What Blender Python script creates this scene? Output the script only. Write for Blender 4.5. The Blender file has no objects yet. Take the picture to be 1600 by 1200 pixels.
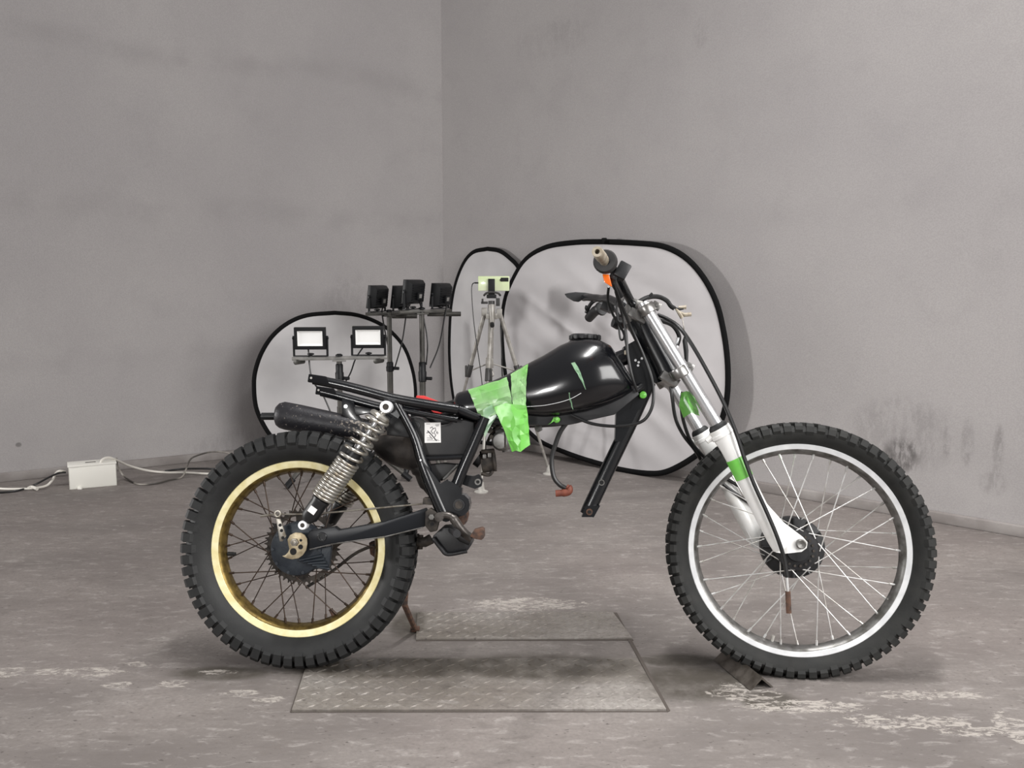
import bpy, bmesh, math, random
from mathutils import Vector, Matrix, noise as mnoise
from mathutils.bvhtree import BVHTree
random.seed(4)
S = bpy.context.scene
COL = S.collection
PI = math.pi

# ------------------------------------------------------------------ camera
F, CAMH, HOR = 1400.0, 1.035, 437.0
PITCH = math.atan((600 - HOR) / F)
cd = bpy.data.cameras.new('camera'); cam = bpy.data.objects.new('camera', cd); COL.objects.link(cam)
cam.location = (0, 0, CAMH); cam.rotation_euler = (PI / 2 - PITCH, 0, 0)
cd.sensor_width = 36; cd.lens = F / 1600 * 36; cd.clip_start = .05
S.camera = cam
# ------------------------------------------------------------------ light
W = bpy.data.worlds.new('world'); S.world = W; W.use_nodes = True
W.node_tree.nodes['Background'].inputs[0].default_value = (1.0, .975, .965, 1)
W.node_tree.nodes['Background'].inputs[1].default_value = .37
def area(name, loc, target, sx, sy, power, col=(1, .985, .97), spread=180):
    d = bpy.data.lights.new(name, 'AREA'); d.shape = 'RECTANGLE'; d.size = sx; d.size_y = sy
    d.energy = power; d.color = col; d.spread = math.radians(spread)
    o = bpy.data.objects.new(name, d); COL.objects.link(o); o.location = loc
    o.rotation_euler = (Vector(target) - Vector(loc)).to_track_quat('-Z', 'Y').to_euler()
    return o
area('ceiling_tube_lights', (.6, 2.3, 4.4), (.5, 2.35, 0), 2.6, .16, 72, spread=95)
area('bounce_flood_light', (4.1, -.9, 2.8), (-.8, 4.6, 1.0), 4.2, 3.0, 460)
area('stand_flood_light', (-1.2, -.2, 1.1), (.6, 2.6, .7), .36, .34, 25)
area('side_flood_light', (-5.6, 2.25, 1.3), (.8, 2.33, .3), .4, .4, 190)
S.view_settings.view_transform = 'Standard'; S.view_settings.look = 'None'
S.view_settings.gamma = 1; S.view_settings.use_curve_mapping = False
S.view_settings.exposure = -0.30

# ------------------------------------------------------------------ picture rays -> real positions
cp, sp = math.cos(PITCH), math.sin(PITCH)
CAM = Vector((0, 0, CAMH))
def ray(px, py):
    a, b = (px - 800) / F, (600 - py) / F
    return Vector((a, cp + b * sp, -sp + b * cp))
def G(px, py, z=0.0):
    d = ray(px, py); return CAM + d * ((z - CAMH) / d.z)
def V(px, py, Y):
    d = ray(px, py); return CAM + d * (Y / d.y)
def PL(px, py, o, n):
    d = ray(px, py); return CAM + d * ((o - CAM).dot(n) / d.dot(n))

# ------------------------------------------------------------------ mesh helpers
def spline(pts, n=8):
    P = [Vector(p) for p in pts]
    if len(P) < 3: return P
    out = []
    for i in range(len(P) - 1):
        a = P[i - 1] if i else P[0] * 2 - P[1]; b = P[i]; c = P[i + 1]
        d = P[i + 2] if i + 2 < len(P) else P[-1] * 2 - P[-2]
        for k in range(n):
            t = k / n
            out.append(.5 * ((2 * b) + (c - a) * t + (2 * a - 5 * b + 4 * c - d) * t * t + (3 * b - a - 3 * c + d) * t ** 3))
    out.append(P[-1]); return out
class MB:
    def __init__(s): s.v = []; s.f = []
    def add(s, vs, fs):
        k = len(s.v); s.v += [Vector(v) for v in vs]; s.f += [[i + k for i in f] for f in fs]; return s
    def tube(s, pts, r, seg=10, cap=True, flat=1.0, up=None):
        P = [Vector(p) for p in pts]; n = len(P)
        R = list(r) if isinstance(r, (list, tuple)) else [r] * n
        T = []
        for i in range(n):
            t = (P[min(i + 1, n - 1)] - P[max(i - 1, 0)]); T.append(t.normalized() if t.length > 1e-9 else Vector((0, 0, 1)))
        u = Vector(up) if up else (Vector((0, 1, 0)) if abs(T[0].y) < .9 else Vector((1, 0, 0)))
        vs = []
        for i in range(n):
            u = (u - T[i] * u.dot(T[i])).normalized(); w = T[i].cross(u)
            for k in range(seg):
                a = 2 * PI * k / seg
                vs.append(P[i] + (u * math.cos(a) * flat + w * math.sin(a)) * R[i])
        fs = [[i * seg + k, i * seg + (k + 1) % seg, (i + 1) * seg + (k + 1) % seg, (i + 1) * seg + k] for i in range(n - 1) for k in range(seg)]
        if cap: fs += [list(range(seg)), list(range((n - 1) * seg, n * seg))]
        return s.add(vs, fs)
    def lathe(s, prof, o=(0, 0, 0), ax=(0, 1, 0), seg=32, closed=False):
        o = Vector(o); ax = Vector(ax).normalized()
        u = ax.orthogonal().normalized(); w = ax.cross(u); m = len(prof); vs = []
        for r, h in prof:
            for k in range(seg):
                a = 2 * PI * k / seg
                vs.append(o + ax * h + (u * math.cos(a) + w * math.sin(a)) * r)
        fs = []
        for i in range(m if closed else m - 1):
            j = (i + 1) % m
            fs += [[i * seg + k, i * seg + (k + 1) % seg, j * seg + (k + 1) % seg, j * seg + k] for k in range(seg)]
        if not closed:
            if prof[0][0] > 1e-6: fs.append(list(range(seg)))
            if prof[-1][0] > 1e-6: fs.append(list(range((m - 1) * seg, m * seg)))
        return s.add(vs, fs)
    def cyl(s, a, b, r, seg=20, r2=None):
        return s.tube([a, b], [r, r if r2 is None else r2], seg)
    def prism(s, poly, ext):
        P = [Vector(p) for p in poly]; e = Vector(ext); n = len(P)
        return s.add(P + [p + e for p in P], [list(range(n)), list(range(n, 2 * n))] + [[i, (i + 1) % n, n + (i + 1) % n, n + i] for i in range(n)])
    def box(s, c, sz, M=None):
        c = Vector(c); vs = []
        for x in (-.5, .5):
            for y in (-.5, .5):
                for z in (-.5, .5):
                    q = Vector((x * sz[0], y * sz[1], z * sz[2])); vs.append(c + (M @ q if M else q))
        return s.add(vs, [[0, 1, 3, 2], [4, 6, 7, 5], [0, 4, 5, 1], [2, 3, 7, 6], [0, 2, 6, 4], [1, 5, 7, 3]])
    def loft(s, rings, cap=True):
        m = len(rings[0]); vs = [p for r in rings for p in r]
        fs = [[i * m + k, i * m + (k + 1) % m, (i + 1) * m + (k + 1) % m, (i + 1) * m + k] for i in range(len(rings) - 1) for k in range(m)]
        if cap: fs += [list(range(m)), list(range((len(rings) - 1) * m, len(rings) * m))]
        return s.add(vs, fs)
    def mesh(s, name, mat, bevel=0, sharp=35, seg=2, subsurf=False):
        bm = bmesh.new(); vv = [bm.verts.new(v) for v in s.v]
        for f in s.f:
            try: bm.faces.new([vv[i] for i in f])
            except ValueError: pass
        bm.verts.ensure_lookup_table()
        bmesh.ops.recalc_face_normals(bm, faces=bm.faces)
        if bevel:
            es = [e for e in bm.edges if len(e.link_faces) == 2 and e.calc_face_angle(0) > math.radians(30)]
            if es: bmesh.ops.bevel(bm, geom=es, offset=bevel, segments=seg, affect='EDGES', profile=.6, clamp_overlap=True)
        me = bpy.data.meshes.new(name); bm.to_mesh(me); bm.free()
        for p in me.polygons: p.use_smooth = True
        me.set_sharp_from_angle(angle=math.radians(sharp))
        me.materials.append(mat); return me
    def build(s, name, mat, parent=None, bevel=0, sharp=35, label=None, seg=2):
        o = bpy.data.objects.new(name, s.mesh(name, mat, bevel, sharp, seg)); COL.objects.link(o)
        if parent: o.parent = parent
        if label: o['label'] = label
        return o
def empty(name, loc=(0, 0, 0), label=None, cat=None, group=None):
    o = bpy.data.objects.new(name, None); COL.objects.link(o); o.location = loc; o.empty_display_size = .05
    return tag(o, label, cat, group)
def tag(o, label=None, cat=None, group=None, kind=None):
    if label: o['label'] = label
    if cat: o['category'] = cat
    if group: o['group'] = group
    if kind: o['kind'] = kind
    return o
def clone(o, parent, M=None):
    c = o.copy(); COL.objects.link(c); c.parent = parent
    if M is not None: c.matrix_local = M
    return c

# ------------------------------------------------------------------ materials
def lin(c):
    return tuple(((x / 255) / 12.92 if x / 255 <= .04045 else ((x / 255 + .055) / 1.055) ** 2.4) for x in c) + (1,)
def node(nt, t, **k):
    n = nt.nodes.new(t)
    for a, b in k.items(): setattr(n, a, b)
    return n
def mat(name, c, rough=.5, metal=0., c2=None, scale=20., amt=(.4, .65), bump=0., bscale=200., alpha=1., coat=0., rvar=0., spec=.5, stretch=None):
    m = bpy.data.materials.new(name); m.use_nodes = True; nt = m.node_tree
    b = nt.nodes['Principled BSDF']
    b.inputs['Base Color'].default_value = lin(c); b.inputs['Roughness'].default_value = rough
    b.inputs['Metallic'].default_value = metal; b.inputs['Alpha'].default_value = alpha
    b.inputs['Coat Weight'].default_value = coat; b.inputs['Coat Roughness'].default_value = .06
    b.inputs['Specular IOR Level'].default_value = spec
    tc = node(nt, 'ShaderNodeTexCoord'); src = tc.outputs['Object']
    if stretch:
        mp = node(nt, 'ShaderNodeMapping'); mp.inputs['Scale'].default_value = stretch
        nt.links.new(src, mp.inputs['Vector']); src = mp.outputs[0]
    nz = node(nt, 'ShaderNodeTexNoise'); nz.inputs['Scale'].default_value = scale; nz.inputs['Detail'].default_value = 6
    nt.links.new(src, nz.inputs['Vector'])
    if c2:
        r = node(nt, 'ShaderNodeValToRGB'); r.color_ramp.elements[0].position = amt[0]; r.color_ramp.elements[1].position = amt[1]
        r.color_ramp.elements[0].color = lin(c); r.color_ramp.elements[1].color = lin(c2)
        nt.links.new(nz.outputs['Fac'], r.inputs[0]); nt.links.new(r.outputs[0], b.inputs['Base Color'])
    if rvar:
        mr = node(nt, 'ShaderNodeMapRange'); mr.inputs['To Min'].default_value = max(0, rough - rvar); mr.inputs['To Max'].default_value = min(1, rough + rvar)
        nt.links.new(nz.outputs['Fac'], mr.inputs['Value']); nt.links.new(mr.outputs[0], b.inputs['Roughness'])
    if bump:
        n2 = node(nt, 'ShaderNodeTexNoise'); n2.inputs['Scale'].default_value = bscale; n2.inputs['Detail'].default_value = 5
        nt.links.new(src, n2.inputs['Vector'])
        bp = node(nt, 'ShaderNodeBump'); bp.inputs['Strength'].default_value = bump; bp.inputs['Distance'].default_value = .002
        nt.links.new(n2.outputs['Fac'], bp.inputs['Height']); nt.links.new(bp.outputs[0], b.inputs['Normal'])
    return m
M = {}
M['gloss_black'] = mat('gloss_black', (9, 11, 15), .26, coat=.25, rvar=.08, scale=14)
M['tank_black'] = mat('tank_black', (7, 8, 12), .2, coat=.4, rvar=.04, scale=9)
M['arm_black'] = mat('arm_black', (17, 20, 25), .36, spec=.35)
M['tab_black'] = mat('tab_black', (18, 18, 20), .75, spec=.12)
M['satin_black'] = mat('satin_black', (22, 23, 25), .42, c2=(34, 34, 36), bump=.1)
M['plastic_black'] = mat('plastic_black', (28, 28, 30), .5, c2=(42, 41, 41), scale=8, bump=.2, bscale=500)
M['rubber'] = mat('rubber', (16, 17, 18), .6, c2=(25, 26, 26), scale=30, bump=.15)
M['rubber_front'] = mat('rubber_front', (18, 19, 18), .7, c2=(30, 30, 28), scale=25, bump=.15)
M['cable'] = mat('cable', (20, 20, 21), .4)
M['gold'] = mat('gold', (218, 206, 152), .36, .35, c2=(232, 223, 182), scale=40, rvar=.1)
M['gold_dark'] = mat('gold_dark', (128, 108, 58), .4, .7, c2=(88, 72, 38), scale=60)
M['alloy'] = mat('alloy', (222, 223, 225), .34, .3, c2=(236, 237, 238), scale=30, rvar=.08)
M['alloy_dull'] = mat('alloy_dull', (140, 139, 137), .45, .8, c2=(100, 98, 94), scale=40)
M['chrome'] = mat('chrome', (216, 217, 219), .26, .85, rvar=.05)
M['spoke_steel'] = mat('spoke_steel', (214, 214, 213), .32, .5, c2=(178, 174, 168), scale=30)
M['spoke_rust'] = mat('spoke_rust', (72, 58, 48), .55, .5, c2=(48, 38, 33), scale=30)
M['white_paint'] = mat('white_paint', (232, 232, 230), .32, c2=(216, 214, 208), scale=18, amt=(.5, .75), coat=.3)
M['spring'] = mat('spring', (176, 173, 166), .3, .75, c2=(126, 112, 92), scale=45, amt=(.5, .7))
M['steel'] = mat('steel', (164, 160, 152), .4, .8, c2=(122, 114, 102), scale=60)
M['cam_steel'] = mat('cam_steel', (176, 164, 138), .42, .6, c2=(140, 126, 100), scale=50)
M['pedal_steel'] = mat('pedal_steel', (84, 80, 77), .34, .5, c2=(58, 53, 49), scale=50)
M['rust'] = mat('rust', (92, 66, 52), .8, .1, c2=(56, 46, 42), scale=70, bump=.4)
M['grime'] = mat('grime', (74, 68, 62), .7, .3, c2=(44, 41, 39), scale=50, bump=.4)
M['dark_blue'] = mat('dark_blue', (30, 36, 44), .45, .2, c2=(44, 50, 56), scale=30, bump=.2)
M['muffler'] = mat('muffler', (34, 33, 37), .45, .2, c2=(132, 124, 116), scale=110, amt=(.60, .65), bump=.3, rvar=.15)
M['pipe_grime'] = mat('pipe_grime', (50, 46, 44), .6, .3, c2=(80, 73, 68), scale=18, bump=.3)
M['orange'] = mat('orange', (232, 108, 24), .25, coat=.4)
M['clamp_alloy'] = mat('clamp_alloy', (158, 157, 155), .3, .8, c2=(118, 116, 113), scale=26)
M['beige'] = mat('beige', (172, 163, 147), .45, c2=(138, 127, 109), scale=60)
M['plug_brown'] = mat('plug_brown', (120, 62, 44), .6, c2=(96, 48, 36), scale=60)
M['red'] = mat('red', (212, 62, 60), .45)
M['tape'] = mat('tape', (128, 192, 104), .25, c2=(168, 212, 152), scale=14, alpha=.68, bump=.5, bscale=22, spec=.8)
M['tape_pale'] = mat('tape_pale', (140, 190, 150), .22, c2=(170, 206, 170), scale=9, alpha=.6, bump=.6, bscale=20, spec=.9)
M['tape_solid'] = mat('tape_solid', (110, 196, 76), .28, c2=(132, 204, 102), scale=14, alpha=.92, bump=.4, bscale=22)
M['sticker'] = mat('sticker', (236, 234, 232), .4)
M['ink'] = mat('ink', (58, 58, 62), .6)
M['stand_metal'] = mat('stand_metal', (66, 65, 62), .45, .5, c2=(84, 82, 78), scale=20)
M['bar_metal'] = mat('bar_metal', (134, 132, 129), .42, .2, c2=(112, 111, 108), scale=20)
M['lamp_black'] = mat('lamp_black', (17, 18, 20), .45, bump=.1, spec=.3)
M['lens'] = mat('lens', (240, 240, 238), .25, coat=.4)
M['lens_inner'] = mat('lens_inner', (226, 227, 226), .3)
M['fabric'] = mat('fabric', (196, 194, 194), .75, c2=(182, 180, 181), scale=3, bump=.25, bscale=9)
M['fabric_big'] = mat('fabric_big', (192, 189, 190), .75, c2=(182, 179, 180), scale=2.5, bump=.2, bscale=12)
M['black_fabric'] = mat('black_fabric', (10, 10, 11), .8, spec=.15)
M['tripod'] = mat('tripod', (150, 147, 142), .4, .3, c2=(122, 118, 112), scale=30)
M['tripod_dark'] = mat('tripod_dark', (46, 45, 44), .5)
M['foot_white'] = mat('foot_white', (172, 169, 163), .5, c2=(140, 137, 132), scale=40)
M['phone'] = mat('phone', (192, 206, 160), .24, c2=(208, 214, 186), scale=8, coat=.5)
M['white_plastic'] = mat('white_plastic', (228, 226, 218), .42)
M['white_cable'] = mat('white_cable', (206, 202, 194), .5)
M['hole'] = mat('hole', (12, 12, 13), .8)

# node-graph helpers for the big surfaces
class NG:
    def __init__(s, name):
        s.m = bpy.data.materials.new(name); s.m.use_nodes = True; s.nt = s.m.node_tree; s.b = s.nt.nodes['Principled BSDF']
        g = node(s.nt, 'ShaderNodeNewGeometry'); s.pos = g.outputs['Position']
    def set(s, i, v):
        if hasattr(v, 'links'): s.nt.links.new(v, i)
        else: i.default_value = v
    def math(s, op, a, b=0., c=0.):
        n = node(s.nt, 'ShaderNodeMath', operation=op); s.set(n.inputs[0], a); s.set(n.inputs[1], b); s.set(n.inputs[2], c); return n.outputs[0]
    def mapv(s, scale, loc=(0, 0, 0), rot=(0, 0, 0)):
        n = node(s.nt, 'ShaderNodeMapping'); s.nt.links.new(s.pos, n.inputs['Vector']); n.inputs['Scale'].default_value = scale; n.inputs['Location'].default_value = loc; n.inputs['Rotation'].default_value = rot; return n.outputs[0]
    def noise(s, vec, scale, detail=5, rough=.55, dist=0.):
        n = node(s.nt, 'ShaderNodeTexNoise'); s.nt.links.new(vec, n.inputs['Vector']); n.inputs['Scale'].default_value = scale; n.inputs['Detail'].default_value = detail; n.inputs['Roughness'].default_value = rough; n.inputs['Distortion'].default_value = dist; return n.outputs['Fac']
    def smooth(s, v, a, b, lo=0., hi=1.):
        n = node(s.nt, 'ShaderNodeMapRange', interpolation_type='SMOOTHSTEP'); s.set(n.inputs['Value'], v)
        n.inputs['From Min'].default_value = a; n.inputs['From Max'].default_value = b; n.inputs['To Min'].default_value = lo; n.inputs['To Max'].default_value = hi; return n.outputs[0]
    def mix(s, f, a, b, blend='MIX'):
        n = node(s.nt, 'ShaderNodeMix', data_type='RGBA', blend_type=blend); s.set(n.inputs[0], f); s.set(n.inputs[6], a); s.set(n.inputs[7], b); return n.outputs[2]
    def ell(s, c, r):                                  # soft ball mask round a world point, radii r
        n = node(s.nt, 'ShaderNodeVectorMath', operation='SUBTRACT'); s.nt.links.new(s.pos, n.inputs[0]); n.inputs[1].default_value = c
        d = node(s.nt, 'ShaderNodeVectorMath', operation='DIVIDE'); s.nt.links.new(n.outputs[0], d.inputs[0]); d.inputs[1].default_value = r
        l = node(s.nt, 'ShaderNodeVectorMath', operation='LENGTH'); s.nt.links.new(d.outputs[0], l.inputs[0])
        return s.smooth(l.outputs['Value'], .55, 1.1, 1., 0.)
    def fell(s, px, py, rx, ry):
        c = G(px, py); a = G(px + rx, py); b1 = G(px, py - ry); b2 = G(px, py + ry)
        return s.ell(c, (a.x - c.x, (b1.y - b2.y) / 2, .3))
    def union(s, L):
        v = L[0]
        for x in L[1:]: v = s.math('MAXIMUM', v, x)
        return v
    def bump(s, h, st, dist=.004):
        n = node(s.nt, 'ShaderNodeBump'); n.inputs['Strength'].default_value = st; n.inputs['Distance'].default_value = dist
        s.nt.links.new(h, n.inputs['Height']); s.nt.links.new(n.outputs[0], s.b.inputs['Normal'])

WHITE_PATCHES = [(1165, 1082, 75, 22), (1255, 1104, 140, 15), (1410, 1128, 150, 17), (1520, 1142, 80, 12), (1450, 1086, 130, 11), (15, 1050, 34, 12), (75, 1049, 30, 9), (145, 1050, 75, 11), (182, 1070, 34, 8), (268, 1069, 36, 9),
                 (215, 1038, 34, 6), (375, 1083, 40, 8), (820, 944, 130, 15), (420, 1092, 34, 9), (340, 1050, 46, 5), (1590, 1140, 40, 40)]
GRIME_SHADE_PATCHES = [(610, 1046, 200, 22), (850, 1044, 190, 27), (1085, 1066, 110, 34), (1200, 1094, 55, 18), (345, 1052, 90, 13), (640, 975, 34, 26), (1060, 1032, 80, 12)]  # grime stains, partly also the bike's shadow painted into the floor colour
def floor_material(name, plate=False):
    g = NG(name)
    st = g.mapv((1.6, 7.5, 1), rot=(0, 0, .05)); iso = g.mapv((1, 1, 1))
    n1 = g.noise(g.mapv((1.2, 2.6, 1)), 1.5, 7, .6, .3); n2 = g.noise(iso, .9, 5); n3 = g.noise(iso, 95, 3); n4 = g.noise(g.mapv((7, 17, 1)), 2.2, 7, .7, .5)
    n5 = g.noise(iso, 14, 6, .7)
    if plate: base = g.mix(g.smooth(n1, .35, .7), lin((126, 120, 112)), lin((164, 159, 154)))
    else: base = g.mix(g.smooth(n1, .32, .7), lin((104, 98, 95)), lin((128, 122, 118)))
    base = g.mix(g.smooth(n2, .42, .66, 0, .35), base, lin((132, 122, 118)))
    base = g.mix(g.smooth(n4, .53, .66, 0, .42), base, lin((170, 165, 161)))
    base = g.mix(g.smooth(n4, .46, .34, 0, .5), base, lin((98, 92, 88)))
    base = g.mix(g.smooth(n5, .54, .70, 0, .42), base, lin((104, 97, 92)))
    base = g.mix(g.smooth(n3, .3, .7, 0, .42), base, lin((104, 98, 95)))
    spk = g.noise(g.mapv((20, 46, 1)), 2.6, 3, .5)
    base = g.mix(g.smooth(spk, .66, .70, 0, .75), base, lin((70, 64, 61)))
    dk = g.union([g.fell(*q) for q in GRIME_SHADE_PATCHES])
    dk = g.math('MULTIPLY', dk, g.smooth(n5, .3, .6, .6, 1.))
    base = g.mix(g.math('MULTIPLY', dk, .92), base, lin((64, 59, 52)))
    wm = g.union([g.fell(*q) for q in WHITE_PATCHES])
    fl = g.noise(g.mapv((11, 26, 1)), 2.6, 8, .78, .9)
    wm = g.math('MULTIPLY', g.smooth(g.math('ADD', g.math('MULTIPLY', wm, .24), fl), .72, .78), g.smooth(wm, .05, .3))
    base = g.mix(g.math('MULTIPLY', wm, .8), base, lin((168, 162, 155)))
    g.nt.links.new(base, g.b.inputs['Base Color'])
    g.b.inputs['Roughness'].default_value = .42 if plate else .7
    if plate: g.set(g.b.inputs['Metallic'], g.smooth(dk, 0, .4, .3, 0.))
    g.b.inputs['Specular IOR Level'].default_value = .4
    g.bump(g.math('ADD', g.math('MULTIPLY', n4, .7), g.math('MULTIPLY', n3, .25)), .5 if not plate else .2)
    return g.m
def wall_material(name, seams, smudge):
    g = NG(name); iso = g.mapv((1, 1, 1))
    n1 = g.noise(iso, .8, 6, .55); n2 = g.noise(iso, 5, 5, .6); n3 = g.noise(iso, 170, 3); nh = g.noise(g.mapv((1, 1, .4)), 34, 5, .7)
    base = g.mix(g.smooth(n1, .32, .68), lin((155, 151, 151)), lin((164, 160, 159)))
    base = g.mix(g.smooth(n2, .5, .75, 0, .28), base, lin((146, 142, 142)))
    base = g.mix(g.smooth(n3, .3, .7, 0, .26), base, lin((124, 121, 121)))
    spz = node(g.nt, 'ShaderNodeSeparateXYZ'); g.nt.links.new(g.pos, spz.inputs[0])
    zz = g.math('ADD', spz.outputs[2], g.math('MULTIPLY', g.math('SUBTRACT', n1, .5), .35))
    for z0, wd, a in seams:
        d = g.math('ABSOLUTE', g.math('SUBTRACT', zz, z0))
        base = g.mix(g.math('MULTIPLY', g.smooth(d, wd, 0, 0, a), g.smooth(n2, .3, .6)), base, lin((132, 128, 128)))
    for c, r, a in smudge:
        k = g.math('MULTIPLY', g.ell(c, r), g.math('MULTIPLY', g.smooth(n2, .3, .62, .35, 1.), g.smooth(nh, .38, .60, .12, 1.)))
        base = g.mix(g.math('MULTIPLY', k, a), base, lin((72, 68, 67)))
    low = g.smooth(spz.outputs[2], .45, .0, 0, .35)
    base = g.mix(g.math('MULTIPLY', low, g.smooth(n2, .3, .7)), base, lin((176, 172, 170)))
    g.nt.links.new(base, g.b.inputs['Base Color']); g.b.inputs['Roughness'].default_value = .8
    g.bump(g.math('ADD', g.math('MULTIPLY', n3, .4), g.math('MULTIPLY', n2, .8)), .35, .004)
    return g.m

# ------------------------------------------------------------------ the setting
CR = G(695, 680); LW = G(0, 752); RW = G(1597, 837)            # corner and two points on the wall feet
dl = (LW - CR).normalized(); dr = (RW - CR).normalized()
nl = Vector((-dl.y, dl.x, 0)); nl = nl if nl.y < 0 else -nl      # wall normals, into the room
nr = Vector((-dr.y, dr.x, 0)); nr = nr if nr.x < 0 else -nr
H = 4.8
def on_left(px, py): return PL(px, py, CR, nl)
def on_right(px, py): return PL(px, py, CR, nr)
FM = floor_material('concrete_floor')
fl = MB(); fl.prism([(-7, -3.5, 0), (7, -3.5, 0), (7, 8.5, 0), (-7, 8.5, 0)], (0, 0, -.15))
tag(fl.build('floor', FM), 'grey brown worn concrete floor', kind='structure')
def wall(name, d, n, L, m, label):
    a = CR - d * .0; b = CR + d * L
    mb = MB(); mb.prism([a, b, b - n * .2, a - n * .2], (0, 0, H))
    return tag(mb.build(name, m), label, kind='structure')
zl = lambda px, py: on_left(px, py).z
wall('wall_left', dl, nl, 6.5, wall_material('plaster_left', [(zl(200, 82), .10, .3), (zl(350, 335), .12, .25), (zl(100, 560), .08, .12)], [(on_left(560, 470), (.25, .3, .2), .18), (on_left(400, 690), (.5, .4, .1), .25), (on_left(29, 695), (.014, .1, .014), .9)]), 'grey plastered wall on the left')
sm = [(on_right(1408, 712), (.09, .09, .09), .85), (on_right(1408, 680), (.25, .25, .2), .25), (on_right(1512, 690), (.03, .03, .12), .45), (on_right(1560, 705), (.025, .025, .12), .5), (on_right(1480, 690), (.02, .02, .08), .35), (on_right(1552, 755), (.06, .06, .06), .35),
      (on_right(860, 62), (.35, .35, .12), .14), (on_right(1095, 52), (.05, .05, .08), .2)]
wall('wall_right', dr, nr, 6.0, wall_material('plaster_right', [(on_right(1300, 330).z, .1, .1)], sm), 'grey plastered wall on the right')
SK = mat('skirting', (128, 122, 119), .8, c2=(150, 145, 142), scale=6, bump=.5, bscale=60)
for nm, d, n, L in (('baseboard_left', dl, nl, 6.4), ('baseboard_right', dr, nr, 5.9)):
    a = CR + n * .0; b = a + d * L
    mb = MB(); mb.prism([a, b, b + n * .035, a + n * .035 + d * .04], (0, 0, .045))
    tag(mb.build(nm, SK, bevel=.006), 'low mortar skirting along the wall foot', kind='structure')

# ------------------------------------------------------------------ steel plates in the floor, angle bar
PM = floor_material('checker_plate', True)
def plate(corners, label, rows, pitch):
    t = empty('checker_plate', G(*corners[0]), label, 'steel plate', 'checker plates in the floor')
    o = Vector(t.location); C = [G(*c) - o for c in corners]
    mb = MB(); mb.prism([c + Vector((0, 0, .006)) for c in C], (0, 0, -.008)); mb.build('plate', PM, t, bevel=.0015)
    tr = MB(); Wd = (C[1] - C[0]).length; D = (C[3] - C[0]).length
    nu, nv = int(Wd / pitch), int(D / pitch)
    for i in range(nu):
        for j in range(nv):
            u, v = (i + .5) / nu, (j + .5) / nv
            c = (C[0] * (1 - u) + C[1] * u) * (1 - v) + (C[3] * (1 - u) + C[2] * u) * v
            a = math.radians(38 if (i + j) % 2 else -38); l, w = pitch * .46, pitch * .12
            ux, uy = Vector((math.cos(a), math.sin(a), 0)), Vector((-math.sin(a), math.cos(a), 0))
            z0, z1 = Vector((0, 0, .006)), Vector((0, 0, .0078))
            tr.add([c - ux * l + z0, c - uy * w + z0, c + ux * l + z0, c + uy * w + z0, c - ux * l * .5 + z1, c + ux * l * .5 + z1],
                   [[0, 1, 4], [1, 2, 5], [1, 5, 4], [2, 3, 5], [3, 0, 4], [3, 4, 5]])
    tag(tr.build('raised_tread', PM, t, sharp=20), kind='stuff')
    return t
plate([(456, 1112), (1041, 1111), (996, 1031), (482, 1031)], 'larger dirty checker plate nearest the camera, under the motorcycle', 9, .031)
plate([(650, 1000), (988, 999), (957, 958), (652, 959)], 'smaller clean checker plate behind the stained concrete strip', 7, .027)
jm = mat('joint_dark', (78, 71, 66), .9)
gp = MB(); gp.prism([G(1043, 1113), G(1047, 1111), G(964, 958), G(958, 958)], (0, 0, .0018)); tag(gp.build('trim_1', jm), 'dark open joint along the right edge of both plates', kind='structure')
gp = MB(); gp.prism([G(453, 1113), G(455, 1114), G(481, 1031), G(480, 1031)], (0, 0, .0012)); tag(gp.build('trim_2', jm), 'dark joint along the left edge of the larger plate', kind='structure')
gp = MB(); gp.prism([G(454, 1113.8), G(1044, 1112.8), G(1043, 1111.8), G(454, 1112.8)], (0, 0, .0012)); tag(gp.build('trim_3', jm), 'dark joint along the front edge of the larger plate', kind='structure')
gp = MB(); gp.prism([G(650, 1002), G(990, 1001), G(989, 999.5), G(650, 1000.5)], (0, 0, .0014)); tag(gp.build('trim_4', jm), 'dark joint along the front edge of the smaller plate', kind='structure')
# inverted V angle bar
a0, a1 = G(1190, 1077), G(1133, 1030); ad = (a1 - a0).normalized(); aw = Vector((ad.y, -ad.x, 0))
ab = MB(); hh = .033; w = .034; th = .004
prof = [(-w, 0.002), (0, hh), (w, 0.002), (w - th * 1.6, 0.002), (0, hh - th * 1.7), (-w + th * 1.6, 0.002)]
ab.prism([a0 + aw * x + Vector((0, 0, z)) for x, z in prof], a1 - a0)
tag(ab.build('angle_bar', mat('angle_steel', (104, 98, 92), .45, .6, c2=(72, 66, 60), scale=30)), 'rusty inverted angle iron bar on the floor at the front tyre', 'angle bar')

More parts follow.
